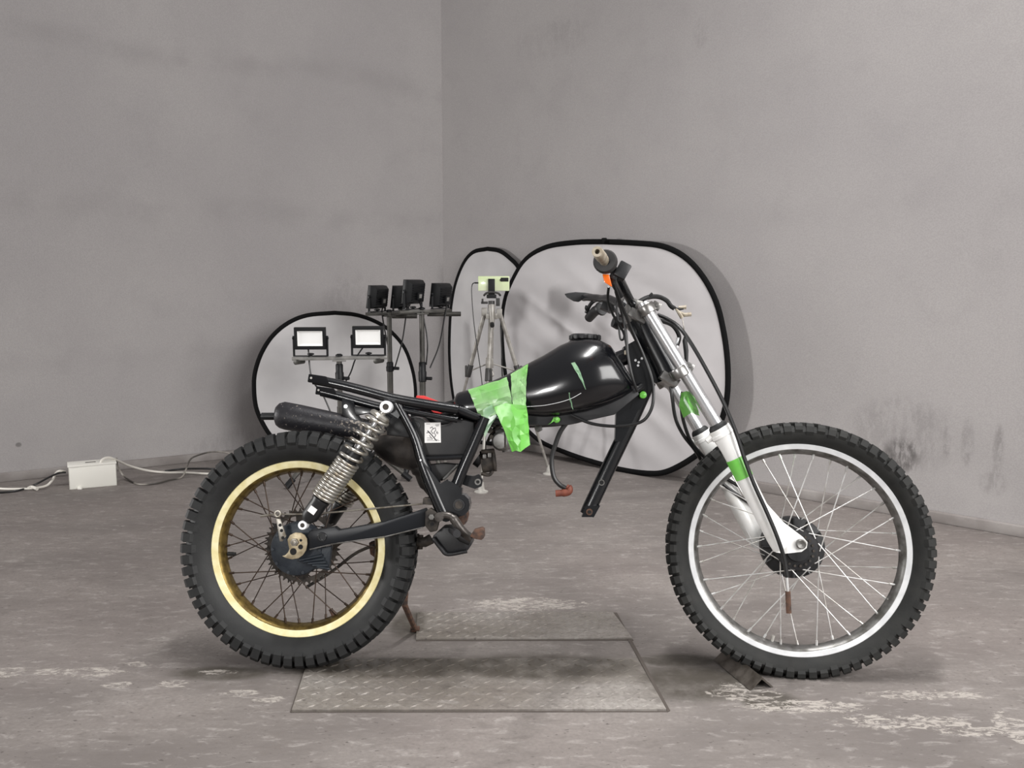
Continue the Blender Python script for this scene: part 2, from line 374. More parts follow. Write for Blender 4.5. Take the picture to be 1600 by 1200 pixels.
# ------------------------------------------------------------------ reflectors leaning on the walls
def reflector(name, out, o, n, label, m, rim=.014, wr=.006, seed=0.):
    P = [PL(x, y, o, n) for x, y in out]; P = spline(P + [P[0]], 5)[:-1]
    for p in P: p.z = max(p.z, .012)
    c = sum(P, Vector()) / len(P)
    base = Vector((c.x, c.y, 0)); t = empty(name, base, label, 'reflector', 'collapsible photo reflectors')
    rings = []; N = len(P)
    nn = n.normalized(); NR = 22
    def fold(q, s):
        a = mnoise.noise(Vector((q.x * 2.2 + q.z * 2.6, q.z * .5 - q.x * .6, seed))); b = mnoise.noise(Vector((q.x * 5.5 + q.z * 6.5, q.z * .9 - q.x * 1.1, seed + 7)))
        return wr * (a + .6 * (1 - abs(b) * 2)) * (1 - s ** 6)
    for k in range(1, NR + 1):
        s = k / NR
        rings.append([c + (p - c) * s - base + nn * fold((p - c) * s, s) for p in P])
    mb = MB(); vs = [c - base] + [p for r in rings for p in r]
    fs = [[0, 1 + k, 1 + (k + 1) % N] for k in range(N)]
    for i in range(NR - 1):
        fs += [[1 + i * N + k, 1 + i * N + (k + 1) % N, 1 + (i + 1) * N + (k + 1) % N, 1 + (i + 1) * N + k] for k in range(N)]
    f = mb.add([v + nn * .003 for v in vs] + [v - nn * .003 for v in vs], fs + [[i + len(vs) for i in q] for q in fs])
    mb.build('reflector_fabric', m, t, sharp=180)
    q = [p - base for p in P]; mb = MB(); mb.tube(q + [q[0], q[1]], rim, 8, cap=False, flat=.7, up=nn); mb.build('rim_band', M['black_fabric'], t, sharp=180, label='black elastic rim')
    return t
def lean_plane(px, py, n, deg, off=.05):
    b = G(px, py); a = math.radians(deg)
    return b, (n * math.cos(a) + Vector((0, 0, 1)) * math.sin(a))
BIG = [(945, 378), (990, 380), (1035, 385), (1070, 402), (1098, 432), (1119, 472), (1131, 520), (1137, 570), (1136, 620), (1126, 660), (1107, 694), (1075, 720), (1040, 737), (1010, 739), (970, 733), (920, 719), (877, 704), (840, 686), (812, 655), (796, 615), (788, 565), (785, 510), (789, 470), (801, 438), (822, 405), (855, 386), (900, 379)]
o, n = lean_plane(970, 731, nr, 2); o = CR + nr * .13
big = reflector('photo_reflector', BIG, o, n, 'largest white reflector with black rim, leaning on the right wall behind the handlebars', M['fabric_big'], .016, .020, 3.)
lp = MB(); p = PL(944, 376, o, n) - big.location; lp.box(p, (.03, .03, .03)); lp.build('rim_loop', M['black_fabric'], big, bevel=.008)
MID = [(762, 389), (740, 394), (725, 411), (713, 441), (706, 476), (703, 520), (703, 560), (706, 600), (712, 635), (722, 665), (745, 688), (772, 692), (800, 680), (815, 650), (821, 600), (823, 520), (820, 455), (811, 420), (795, 402), (780, 392)]
o, n = lean_plane(790, 697, nr, 1.2); o = CR + nr * .06
reflector('photo_reflector', MID, o, n, 'narrow tall white reflector in the room corner behind the phone tripod', M['fabric'], .014)
LEF = [(523, 489), (480, 493), (450, 505), (426, 525), (409, 551), (399, 580), (397, 605), (400, 635), (410, 660), (426, 684), (452, 705), (490, 718), (530, 722), (580, 716), (618, 696), (639, 665), (648, 630), (648, 600), (642, 570), (630, 541), (608, 516), (583, 501), (555, 492)]
o, n = lean_plane(530, 716, nl, 5)
reflector('photo_reflector', LEF, o, n, 'round white reflector leaning on the left wall behind the white-faced work lights', M['fabric'], .013)

# ------------------------------------------------------------------ work light stands
def floodlight(parent, c, yaw, tilt, w=.158, h=.112, on_y=None, cable=None):
    """c = centre of the lamp, relative to parent; faces -y turned by yaw; on_y = z of the cross bar"""
    R = Matrix.Rotation(yaw, 3, 'Z') @ Matrix.Rotation(tilt, 3, 'X')
    Rz = Matrix.Rotation(yaw, 3, 'Z')
    c = Vector(c); T = lambda x, y, z: c + R @ Vector((x, y, z))
    mb = MB()
    fr = [(-w / 2, -h / 2), (w / 2, -h / 2), (w / 2, h / 2), (-w / 2, h / 2)]
    iw, ih = w * .40, h * .34
    inn = [(-iw, -ih), (iw, -ih), (iw, ih), (-iw, ih)]
    y0, y1, y2 = -.016, .008, .034
    vs = [T(x, y0, z) for x, z in fr] + [T(x, y0, z) for x, z in inn] + [T(x, y0 + .012, z) for x, z in inn] + [T(x, y1, z) for x, z in fr] + [T(x * .8, y2, z * .76) for x, z in fr]
    fs = []
    for k in range(4):
        j = (k + 1) % 4
        fs += [[k, j, 4 + j, 4 + k], [4 + k, 4 + j, 8 + j, 8 + k], [k, j, 12 + j, 12 + k], [12 + k, 12 + j, 16 + j, 16 + k]]
    fs += [[8, 9, 10, 11], [16, 17, 18, 19]]
    mb.add(vs, fs)
    for k in range(7):
        z = h * (-.3 + .1 * k); mb.box(T(0, y2 + .003, z), (w * .7, .008, .003), R)
    mb.box(T(0, y2 + .010, -h * .12), (.04, .014, .036), R)
    lamp = mb.build('floodlight', M['lamp_black'], parent, bevel=.0012)
    mb = MB(); vs = [T(x, y0 + .003, z) for x, z in inn] + [T(x * .82, y0 + .010, z * .74) for x, z in inn]
    mb.add(vs, [[k, (k + 1) % 4, 4 + (k + 1) % 4, 4 + k] for k in range(4)] + [[4, 5, 6, 7]]); mb.build('lens', M['lens'], lamp, label='white diffuser face')
    mb = MB(); z0 = on_y - c.z
    for s in (-1, 1): 
        a = c + Rz @ Vector((s * (w / 2 + .005), .0, .012)); b = Vector((a.x, a.y, on_y + .004)); 
        mb.tube([a, b], .0065, 6, flat=.4)
        mb.cyl(c + Rz @ Vector((s * (w / 2 - .004), 0, 0)), c + Rz @ Vector((s * (w / 2 + .012), 0, 0)), .006, 10)
    mb.box(Vector((c.x, c.y, on_y + .005)), (w + .016, .018, .005), Rz)
    mb.build('bracket', M['lamp_black'], lamp)
    mb = MB(); k0 = Vector((c.x, c.y, on_y + .008)); mb.lathe([(0, .012), (.008, .012), (.017, .009), (.017, .004), (.006, 0)], k0, (0, 0, 1), 12); mb.build('wing_knob', M['lamp_black'], lamp)
    mb = MB(); mb.box(T(0, y2 + .0178, -h * .12), (.022, .001, .020), R); mb.build('rating_plate', M['bar_metal'], lamp, label='small pale rating plate')
    if cable:
        mb = MB(); mb.tube(spline([T(-.02, y2, -h * .36)] + [Vector(q) for q in cable], 6), .0042, 6); mb.build('lamp_cable', M['cable'], lamp)
    return lamp
def stand(Y, ptop, pbot, bar, lamps, yaw, tilt, label, cables, sleeve, legs, barm, ends):
    base = V(*pbot, Y); base.z = 0
    t = empty('work_light_stand', base, label, 'work light stand', 'twin work light stands')
    Q = lambda x, y, dY=0: V(x, y, Y + dY) - base
    top = Q(*ptop); top.y = 0
    mb = MB(); mb.tube([Vector((top.x, 0, .12)), Vector((top.x, 0, top.z * .62))], .0165, 14); mb.tube([Vector((top.x, 0, top.z * .6)), Vector((top.x, 0, top.z))], .0135, 14)
    mb.build('pole', M['stand_metal'], t)
    s0, s1 = Q(*sleeve[0]), Q(*sleeve[1]); mb = MB()
    mb.lathe([(.014, 0), (.021, .004), (.022, (s0.z - s1.z) * .5), (.019, (s0.z - s1.z) * .55), (.019, s0.z - s1.z - .006), (.013, s0.z - s1.z)], (top.x, 0, s1.z), (0, 0, 1), 16)
    mb.cyl((top.x + .015, 0, s1.z + .02), (top.x + .05, -.01, s1.z + .02), .009, 10); mb.build('clamp_sleeve', M['lamp_black'], t)
    b0, b1 = Q(bar[0], bar[1], bar[4]), Q(bar[2], bar[3], bar[5]); d = (b1 - b0); Rb = Matrix.Rotation(math.atan2(d.y, d.x), 3, 'Z')
    zb = (b0.z + b1.z) / 2; b0.z = b1.z = zb
    mb = MB(); mb.box((b0 + b1) / 2, (d.length, .026, .018), Rb); mb.box(Vector((top.x, 0, zb - .012)), (.07, .03, .008), Rb); br = mb.build('cross_bar', barm, t, bevel=.003)
    mb = MB(); mb.lathe([(0, .014), (.01, .014), (.018, .009), (.018, .003), (.006, 0)], (top.x, 0, zb + .009), (0, 0, 1), 12); mb.build('centre_knob', M['lamp_black'], br)
    for e in ends:
        c = Q(*e[:3]); c.z = zb - .016; u = Vector((math.cos(e[4]), math.sin(e[4]), 0)) * e[3]
        mb = MB(); mb.tube([c - u, c - u * .98, c + u * .98, c + u], [.011, .013, .013, .011], 10); mb.build('foot_bar', M['stand_metal'], br)
    for (x, y, dY), cb in zip(lamps, cables):
        floodlight(t, Q(x, y, dY), yaw, tilt, .158 if abs(yaw) < 1 else .142, .112 if abs(yaw) < 1 else .125, on_y=zb + .009, cable=[Q(*c) for c in cb])
    for lx, ly in legs:
        f = G(lx, ly) - base; f.z = .012; k = Vector((top.x, 0, .30)); mb = MB(); mb.tube([k, f + Vector((0, 0, .004))], .0125, 10); lg = mb.build('leg', M['stand_metal'], t)
        dd = (f - k).normalized(); mb = MB(); mb.tube([f - dd * .05, f + dd * .004], .016, 10); mb.build('rubber_foot', M['lamp_black'], lg)
    mb = MB(); mb.cyl((top.x, 0, .24), (top.x, 0, .34), .024, 14); mb.build('leg_collar', M['lamp_black'], t)
    return t
stand(4.55, (530, 563), (536, 737), (456, 562, 605, 557, -.03, .06), [(485, 528.5, -.02), (575.5, 526.5, .03)], .04, .06,
      'twin work light stand in front, its white lamp faces toward the camera', [[(487, 590, -.01), (505, 618, .03), (519, 650, .03)], [(556, 560, .03), (548, 582, .02), (538, 600, 0)]],
      ((530, 568), (530, 597)), [(448, 764), (641, 752), (560, 738)], M['bar_metal'], [(468, 568, -.02, .035, 1.2), (592, 562, .04, .035, 1.2)])
stand(4.95, (608, 487), (608, 722), (572, 489, 655, 491, -.06, .10), [(589, 464, -.05), (626, 464, .06)], PI + 1.12, -.14,
      'middle dark work light stand, its lamps turned to the left wall', [[(597, 490, -.02), (604, 530, 0), (613, 568, 0)], [(634, 496, .05), (628, 535, .03), (616, 578, 0)]],
      ((608, 565), (608, 581)), [(585, 735), (648, 732), (612, 722)], M['stand_metal'], [(632, 493, .06, .07, .05)])
stand(4.72, (659, 487), (659, 728), (624, 483, 704, 490, -.06, .10), [(645, 456, -.03), (688, 461, .08)], PI + 1.05, -.14,
      'tallest dark work light stand, closest to the room corner', [[(662, 496, .02), (668, 535, 0), (666, 570, 0)], [(695, 494, .06), (686, 540, .04), (672, 575, 0)]],
      ((659, 565), (659, 597)), [(632, 748), (692, 745), (668, 722)], M['stand_metal'], [(694, 497, .08, .09, .03)])

# ------------------------------------------------------------------ phone tripod, phone, cable
TY = 4.62
tb = V(767, 745, TY); tb.z = 0
t = empty('camera_tripod', tb, 'silver aluminium tripod in front of the narrow reflector', 'tripod')
Q = lambda x, y, dY=0: V(x, y, TY + dY) - tb
mb = MB(); mb.tube([Q(768, 482), Q(766, 560)], .0145, 12); mb.tube([Q(766, 555), Q(763, 590)], .012, 12); mb.tube([Q(764, 585), Q(763, 640)], .008, 10); mb.build('centre_column', M['tripod'], t)
mb = MB(); mb.tube([Q(769, 505, -.03), Q(768, 476, -.01)], [.012, .02], 12); mb.box(Q(757, 487), (.03, .035, .04)); mb.box(Q(780, 490), (.03, .035, .05)); mb.box(Q(768, 494), (.06, .05, .03)); mb.build('shoulder', M['tripod'], t, bevel=.004)
mb = MB(); mb.cyl(Q(769, 506, -.035), Q(769.2, 509, -.06), .011, 14); mb.build('pan_handle_socket', M['hole'], t)
mb = MB(); mb.cyl(Q(768, 482), Q(768, 470), .016, 12); mb.box(Q(757, 473), (.035, .02, .012)); mb.box(Q(754, 470), (.01, .02, .022)); mb.box(Q(778, 472), (.02, .03, .04)); mb.tube(spline([Q(756, 462, -.02), Q(760, 458, -.03), Q(768, 456.5, -.03), Q(778, 458, -.03), Q(782, 462, -.02)], 4), .006, 8); mb.build('tilt_head', M['tripod_dark'], t, bevel=.002)
mb = MB(); mb.box(Q(768, 450, -.012), (.034, .012, .085)); mb.box(Q(768, 463, -.01), (.05, .03, .02)); mb.box(Q(768, 436.5, .0), (.034, .03, .006)); mb.box(Q(768, 455.2, .0), (.034, .03, .005)); mb.build('phone_clamp', M['lamp_black'], t, bevel=.003)
feet = [((757, 490), G(693, 738)), ((781, 490), G(858, 741)), ((768, 492), G(752, 769))]
for (sx, sy), ft in feet:
    a = Q(sx, sy); f = ft - tb; f.z = .02; m_ = a.lerp(f, .36); m2 = a.lerp(f, .33)
    mb = MB(); mb.tube([a, m_], .0115, 10, flat=.8); mb.tube([m2, f], .0075, 10); lg = mb.build('leg', M['tripod'], t)
    dd = (f - a).normalized(); mb = MB(); mb.tube([m_ - dd * .035, m_ + dd * .03], .0155, 10); mb.box(m_ + Vector((-.016 if sx < 768 else .016, 0, 0)), (.012, .02, .06)); mb.build('leg_lock', M['tripod_dark'], lg, bevel=.002)
    g_ = m_.lerp(Q(765, 567), .12); mb = MB(); mb.tube([m_, Q(765, 567)], .004, 6); mb.build('spreader_strut', M['tripod'], lg)
    mb = MB(); mb.lathe([(.012, .05), (.014, .03), (.018, .012), (.034, .005), (.034, 0), (0, 0)], Vector((f.x, f.y, .0)), (0, 0, 1), 16); mb.build('foot', M['foot_white'], lg, label='pale round foot pad')
mb = MB(); mb.box(Q(765, 567), (.04, .04, .05)); mb.tube(spline([Q(768, 576), Q(771, 585, -.01), Q(769, 588, -.01), Q(766, 585, -.01)], 4), .004, 6); mb.build('spreader_hub', M['tripod'], t, bevel=.005)
pc = V(771.5, 443, TY + .004)
ph = empty('smartphone', pc, 'pale green smartphone held sideways in the tripod clamp', 'phone')
mb = MB(); mb.box((0, 0, 0), (.161, .009, .0755)); mb.build('phone_body', M['phone'], ph, bevel=.004)
for dx in (-.022, -.008, .008): 
    mb = MB(); mb.cyl((.058 + dx * .9, -.0045, .018 + .004 * (dx > 0)), (.058 + dx * .9, -.0072, .018 + .004 * (dx > 0)), .0068, 14); mb.build('camera_lens', M['hole'], ph)
mb = MB(); mb.box((.056, -.005, .02), (.04, .002, .02)); mb.build('camera_bump', M['lamp_black'], ph, bevel=.0008)
mb = MB(); mb.tube(spline([V(747, 442, TY), V(741, 442, TY), V(737.5, 446, TY), V(737, 460, TY), V(740, 500, TY), V(746, 545, TY), V(751, 580, TY), V(754, 610, TY), V(757, 660, TY + .05), V(760, 720, TY + .2)], 6), .0028, 6)
cb = mb.build('charging_cable', M['cable']); tag(cb, 'thin black charging cable plugged into the green smartphone', 'cable')
mb = MB(); mb.box(V(744.5, 442, TY), (.02, .008, .008)); mb.build('plug', M['cable'], cb, bevel=.002)
mb = MB(); mb.tube(spline([V(783, 500, TY + .05), V(783.5, 540, TY + .05), V(785, 590, TY + .05), V(789, 640, TY + .08), V(792, 700, TY + .15)], 6), .004, 6)
tag(mb.build('power_cable', M['cable']), 'black cable hanging straight down beside the right tripod leg', 'cable')

# ------------------------------------------------------------------ white cable box and cables on the floor
f0, f1, f2 = G(108.5, 765.5), G(183, 758.5), G(99, 758)
ux = (f1 - f0); ux.normalize(); uy = Vector((-ux.y, ux.x, 0)); bw = (f1 - f0).length; bd = .115; bh = .118
bx = empty('cable_box', f0, 'white plastic cable box on the floor by the left wall', 'cable box')
Bx = lambda x, y, z: ux * x + uy * y + Vector((0, 0, z))
mb = MB(); tk = .004
mb.prism([Bx(0, 0, 0), Bx(bw, 0, 0), Bx(bw, bd, 0), Bx(0, bd, 0)], (0, 0, tk))
for q in ([(0, 0), (bw, 0), (bw, tk), (0, tk)], [(0, bd - tk), (bw, bd - tk), (bw, bd), (0, bd)], [(0, 0), (tk, 0), (tk, bd), (0, bd)], [(bw - tk, 0), (bw, 0), (bw, bd), (bw - tk, bd)]):
    mb.prism([Bx(x, y, 0) for x, y in q], (0, 0, bh - .006))
mb.build('box_body', M['white_plastic'], bx, bevel=.001)
mb = MB(); mb.prism([Bx(-.003, -.003, bh - .006), Bx(bw + .003, -.003, bh - .006), Bx(bw + .003, bd + .003, bh - .006), Bx(-.003, bd + .003, bh - .006)], (0, 0, .008)); ld = mb.build('lid', M['white_plastic'], bx, bevel=.002)
mb = MB(); mb.prism([Bx(bw * .36, bd * .42, bh + .0018), Bx(bw * .58, bd * .42, bh + .0018), Bx(bw * .58, bd * .55, bh + .0018), Bx(bw * .36, bd * .55, bh + .0018)], (0, 0, .001)); mb.build('handle_slot', M['grime'], ld)
mb = MB(); mb.box(Bx(bw * .22, -.008, .006), (.02, .014, .012)); mb.build('foot_tab', M['white_plastic'], bx, bevel=.002)
def floor_cable(pts, r, m, label):
    P = []
    for q in pts:
        p = G(q[0], q[1], q[2] if len(q) > 2 else r + .001); P.append(p)
    mb = MB(); mb.tube(spline(P, 8), r, 8); o = mb.build('power_cable', m); tag(o, label, 'cable'); return o
floor_cable([(-40, 758), (0, 763.5), (30, 764), (52, 763), (72, 759), (82, 750, .03), (87, 740, .06), (93, 736, .08), (102, 737, .07)], .006, M['white_cable'], 'white cable entering the left end of the white box')
floor_cable([(-40, 771), (0, 769.5), (30, 766), (55, 757, .015), (78, 745, .05), (92, 739, .07), (103, 738, .07)], .005, M['cable'], 'black cable entering the left end of the white box')
floor_cable([(157, 724, .117), (160, 718, .135), (168, 715, .14), (178, 717, .125), (200, 727, .06), (225, 734, .02), (255, 738), (290, 738.5), (318, 740), (350, 741)], .006, M['white_cable'], 'white cable leaving the box top and running right along the wall')
floor_cable([(182, 716, .12), (184, 728, .07), (192, 742, .02), (205, 752), (220, 757), (245, 755), (265, 750), (283, 746), (290, 735, .03), (296, 720, .07), (305, 713, .09), (330, 706, .1), (352, 707, .09), (370, 712, .07)], .0045, mat('grey_cable', (140, 135, 128), .5, c2=(70, 66, 62), scale=5, amt=(.45, .55)), 'mottled grey cable looping beside the right end of the white box')
floor_cable([(258, 736), (280, 733), (305, 732), (335, 732.5), (360, 735)], .005, M['cable'], 'short black cable on the floor just left of the rear tyre')
floor_cable([(44, 763), (50, 761, .012), (58, 764)], .008, M['white_cable'], 'white plug lying on the floor left of the white box')

# ------------------------------------------------------------------ the motorcycle
LEAN, YAW = math.radians(9.6), math.radians(1.9)
Rm = Matrix.Rotation(-YAW, 3, 'Z') @ Matrix.Rotation(-LEAN, 3, 'X')
C0 = Vector((-.5745, 2.3657, .317)); upv = Rm @ Vector((0, 0, 1))
RO = C0 - upv * (C0.z / upv.z)
RO = RO + Rm @ Vector((.6, 0, 0))
bike = empty('motorcycle', RO, 'stripped black trials motorcycle without engine, gold rear rim and white front fork', 'motorcycle')
bike.rotation_euler = Rm.to_euler()
Ri = Rm.inverted(); OL = Ri @ (CAM - RO)
def P(px, py, n=0.):
    d = Ri @ ray(px, py); return OL + d * ((-n - OL.y) / d.y)
MP = 2.36 / F                                                    # metres per pixel at the bike
def Ps(pts, n): return [P(x, y, n) for x, y in pts]
YN = Vector((0, 1, 0))
def slab(mb, pts, n0, n1): mb.prism([P(x, y, n1) for x, y in pts], (0, n1 - n0, 0)); return mb   # from near face n1 back to n0
def bolt(mb, x, y, n0, n1, rpx, seg=18):
    a = P(x, y, n1); mb.cyl(a + YN * (n1 - n0), a, rpx * MP, seg)
def ringp(mb, x, y, n0, n1, ro, ri, seg=24):
    a = P(x, y, n1); w = n1 - n0; mb.lathe([(ri * MP, 0), (ro * MP * .94, 0), (ro * MP, w * .15), (ro * MP, w * .9), (ro * MP * .94, w), (ri * MP, w)], a, (0, 1, 0), seg, closed=True)

# --- wheels
def wheel(cx, cy, psi, rim_r, tire_r, width, nk, mats, label, knob_in, stretch, rimw, rimface, hubr, flange, fill, kd):
    rm, rdark, tm, sm_ = mats
    c = P(cx, cy, 0)
    w = MB(); hw = rimw / 2; r0 = rim_r - rimface
    w.lathe([(rim_r, hw), (rim_r - .003, hw + .002), (r0, hw), (r0 - .004, hw - .004), (r0 - .007, hw * .45), (r0 - .012, 0), (r0 - .007, -hw * .45), (r0 - .004, -hw + .004), (r0, -hw), (rim_r - .003, -hw - .002), (rim_r, -hw)], (0, 0, 0), (0, 1, 0), 128, closed=True)
    ob = w.build('wheel', rm, bike, sharp=30, label=label)
    ob.location = c; ob.rotation_euler = (0, 0, -psi); ob.scale = stretch
    ib = MB(); ib.lathe([(r0 - .0005, hw - .0005), (r0 - .0065, hw - .004), (r0 - .0095, hw * .45), (r0 - .0145, 0), (r0 - .0095, -hw * .45), (r0 - .0065, -hw + .004), (r0 - .0005, -hw + .0005)], (0, 0, 0), (0, 1, 0), 96)
    ib.f = [f for f in ib.f if len(f) == 4]
    ib.build('rim_well', rdark, ob, sharp=180, label='darker inner well of the rim')
    # tyre carcass
    t_ = MB(); h2 = width / 2; th = tire_r - rim_r; R = tire_r - kd
    t_.lathe([(rim_r - .004, hw * .8), (rim_r - .003, hw), (rim_r + th * .12, hw + (h2 - hw) * .45), (rim_r + th * .35, h2 * .96), (rim_r + th * .55, h2), (R - th * .18, h2 * .92), (R - th * .06, h2 * .72), (R, h2 * .4), (R + .001, 0),
              (R, -h2 * .4), (R - th * .06, -h2 * .72), (R - th * .18, -h2 * .92), (rim_r + th * .55, -h2), (rim_r + th * .35, -h2 * .96), (rim_r + th * .12, -hw - (h2 - hw) * .45), (rim_r - .003, -hw), (rim_r - .004, -hw * .8)], (0, 0, 0), (0, 1, 0), 128, closed=True)
    for s in (-1, 1):
        for k in range(nk):
            a0 = 2 * PI * (k + (.5 if s > 0 else 0)) / nk; ha = PI / nk * fill
            ki = knob_in if k % 2 else knob_in * .86
            prof = [(tire_r - ki, s * h2 * .97), (tire_r - ki + .010, s * (h2 + .004)), (tire_r - kd * 1.1, s * (h2 * .99 + .002)), (tire_r - .001, s * h2 * .80), (tire_r, s * h2 * .50), (R - .004, s * h2 * .48), (R - .02, s * h2 * .7)]
            vs = []
            for q, aa in ((0, a0 - ha), (1, a0 + ha)):
                for r, y in prof:
                    a = aa + (ha * .12 if (q == 0 and r > R) else (-ha * .12 if r > R else 0))
                    vs.append((r * math.cos(a), y, r * math.sin(a)))
            m = len(prof)
            t_.add(vs, [list(range(m)), list(range(m, 2 * m))] + [[i, (i + 1) % m, m + (i + 1) % m, m + i] for i in range(m)])
    for k in range(nk):
        a0 = 2 * PI * (k + .25) / nk; ha = PI / nk * fill * .9; y0 = h2 * (-.06 if k % 2 else -.38); y1 = h2 * (.38 if k % 2 else .06)
        vs = []
        for aa in (a0 - ha, a0 + ha):
            for r, y in ((R - .003, y0), (R - .003, y1), (tire_r + .001, y1), (tire_r + .001, y0)): vs.append((r * math.cos(aa), y, r * math.sin(aa)))
        t_.add(vs, [[0, 1, 2, 3], [4, 5, 6, 7], [0, 1, 5, 4], [1, 2, 6, 5], [2, 3, 7, 6], [3, 0, 4, 7]])
    t_.build('tire', tm, ob, sharp=28, label='black knobbly tyre')
    # spokes: 36, crossed, four meshes shared nine times each
    rr = r0 - .009
    for j in range(4):
        s = 1 if j % 2 else -1; off = math.radians(62) * (1 if j < 2 else -1); th0 = j * 2 * PI / 36
        a = Vector((hubr * math.cos(th0 + off), s * flange, hubr * math.sin(th0 + off))); b = Vector((rr * math.cos(th0), s * .004, rr * math.sin(th0)))
        d = (b - a).normalized(); L = (b - a).length
        sm = MB(); sm.tube([a, b - d * .016, b - d * .016, b], [.0016, .0016, .0034, .0034], 6); me = sm.mesh('spoke', sm_)
        for k in range(9):
            so = bpy.data.objects.new('spoke', me); COL.objects.link(so); so.parent = ob; so.rotation_euler = (0, -k * 2 * PI / 9, 0)
    return ob, c
rear, cr = wheel(470, 855, 0, 140.5 * MP, 187 * MP, .108, 62, (M['gold'], M['gold_dark'], M['rubber'], M['spoke_rust']), 'rear wheel with pale gold alloy rim', .047, (1, 1, 1), .058, .020, .058, .034, .74, .010)
front, cf = wheel(1245.5, 857.5, math.radians(5), 171.5 * MP, 205 * MP, .084, 72, (M['alloy'], M['alloy_dull'], M['rubber_front'], M['spoke_steel']), 'front wheel with silver alloy rim', .034, (1.0, 1, .973), .046, .0155, .052, .03, .68, .008)
# valve stems
mb = MB(); mb.tube([(-.200, .0, -.02), (-.185, 0, -.02)], .0055, 8); mb.tube([(-.188, 0, -.02), (-.178, 0, -.02)], .0045, 8)
mb.build('valve_stem', M['rubber'], rear)
mb = MB(); a = math.radians(-63); u = Vector((math.cos(a), 0, math.sin(a))); mb.tube([u * .205, u * .185], .006, 8); mb.build('rim_lock', M['rust'], rear)
mb = MB(); a = math.radians(-105); u = Vector((math.cos(a), 0, math.sin(a))); mb.tube([u * .262, u * .245], .0045, 8); mb.build('valve_stem', M['foot_white'], front)
# rear hub, brake plate, sprocket (wheel space: +y is the far side)
mb = MB(); mb.lathe([(0, -.052), (.045, -.052), (.068, -.046), (.072, -.036), (.072, -.012), (.056, -.008), (.05, .005), (.058, .03), (.058, .045), (0, .045)], (0, 0, 0), (0, 1, 0), 40)
for k in range(10):
    a = 2 * PI * k / 10; u = Vector((math.cos(a), 0, math.sin(a))); mb.cyl(u * .063 + Vector((0, -.044, 0)), u * .063 + Vector((0, -.050, 0)), .0042, 8)
hub = mb.build('hub', M['dark_blue'], rear, sharp=30, label='dark blue-black rear brake drum and hub')
mb = MB()
for k in range(5):
    mb.tube([(.01 + .012 * k, -.054, -.028 - .004 * k), (.072 + .005 * k, -.050, -.014 - .009 * k)], .0042, 8)
mb.prism([(.02, -.044, -.005), (.094, -.044, .010), (.088, -.044, -.046), (.055, -.044, -.052), (.0, -.044, -.054)], (0, .02, 0)); mb.build('brake_plate', M['dark_blue'], rear, bevel=.002, label='finned brake plate')
sp_ = MB(); nt_ = 44; outer = []
for k in range(nt_):
    a = 2 * PI * k / nt_; da = 2 * PI / nt_
    outer += [(.0955, a), (.0965, a + da * .22), (.1045, a + da * .42), (.1045, a + da * .56), (.0965, a + da * .76)]
NN = len(outer); y0, y1 = .012, .017
vs = []
for y in (y0, y1): vs += [(r * math.cos(a), y, r * math.sin(a)) for r, a in outer] + [(.084 * math.cos(a), y, .084 * math.sin(a)) for r, a in outer]
fs = []
for k in range(NN):
    j = (k + 1) % NN
    fs += [[k, j, NN + j, NN + k], [2 * NN + k, 2 * NN + j, 3 * NN + j, 3 * NN + k], [k, j, 2 * NN + j, 2 * NN + k], [NN + k, NN + j, 3 * NN + j, 3 * NN + k]]
sp_.add(vs, fs)
for k in range(6):
    a = 2 * PI * (k + .5) / 6; da = .22
    q = [(.06, a - da * 1.2), (.0855, a - da), (.0865, a), (.0855, a + da), (.06, a + da * 1.2)]
    sp_.prism([(r * math.cos(b), y0, r * math.sin(b)) for r, b in q], (0, .005, 0))
sp_.lathe([(.03, y0), (.064, y0), (.064, y1), (.03, y1)], (0, 0, 0), (0, 1, 0), 36, closed=True)
sp_.build('sprocket', M['grime'], rear, sharp=25, label='rusty rear sprocket with six openings')
# front hub
mb = MB(); mb.lathe([(0, -.045), (.028, -.045), (.030, -.036), (.052, -.034), (.055, -.028), (.060, -.022), (.060, .02), (.083, .024), (.085, .030), (.085, .055), (.078, .060), (0, .06)], (-.006, 0, 0), (0, 1, 0), 44)
for k in range(12):
    a = 2 * PI * k / 12; u = Vector((math.cos(a), 0, math.sin(a))); mb.tube([u * .056 + Vector((-.006, .023, 0)), u * .082 + Vector((-.006, .02, 0))], .004, 6)
fh = mb.build('hub', M['satin_black'], front, sharp=30, label='black front brake drum hub')
mb = MB()
for k in range(18):
    a = 2 * PI * k / 18; u = Vector((math.cos(a), 0, math.sin(a))); mb.cyl(u * .0415 + Vector((-.006, -.034, 0)), u * .0415 + Vector((-.006, -.0385, 0)), .0036, 8)
mb.build('hub_rivets', M['grime'], front)

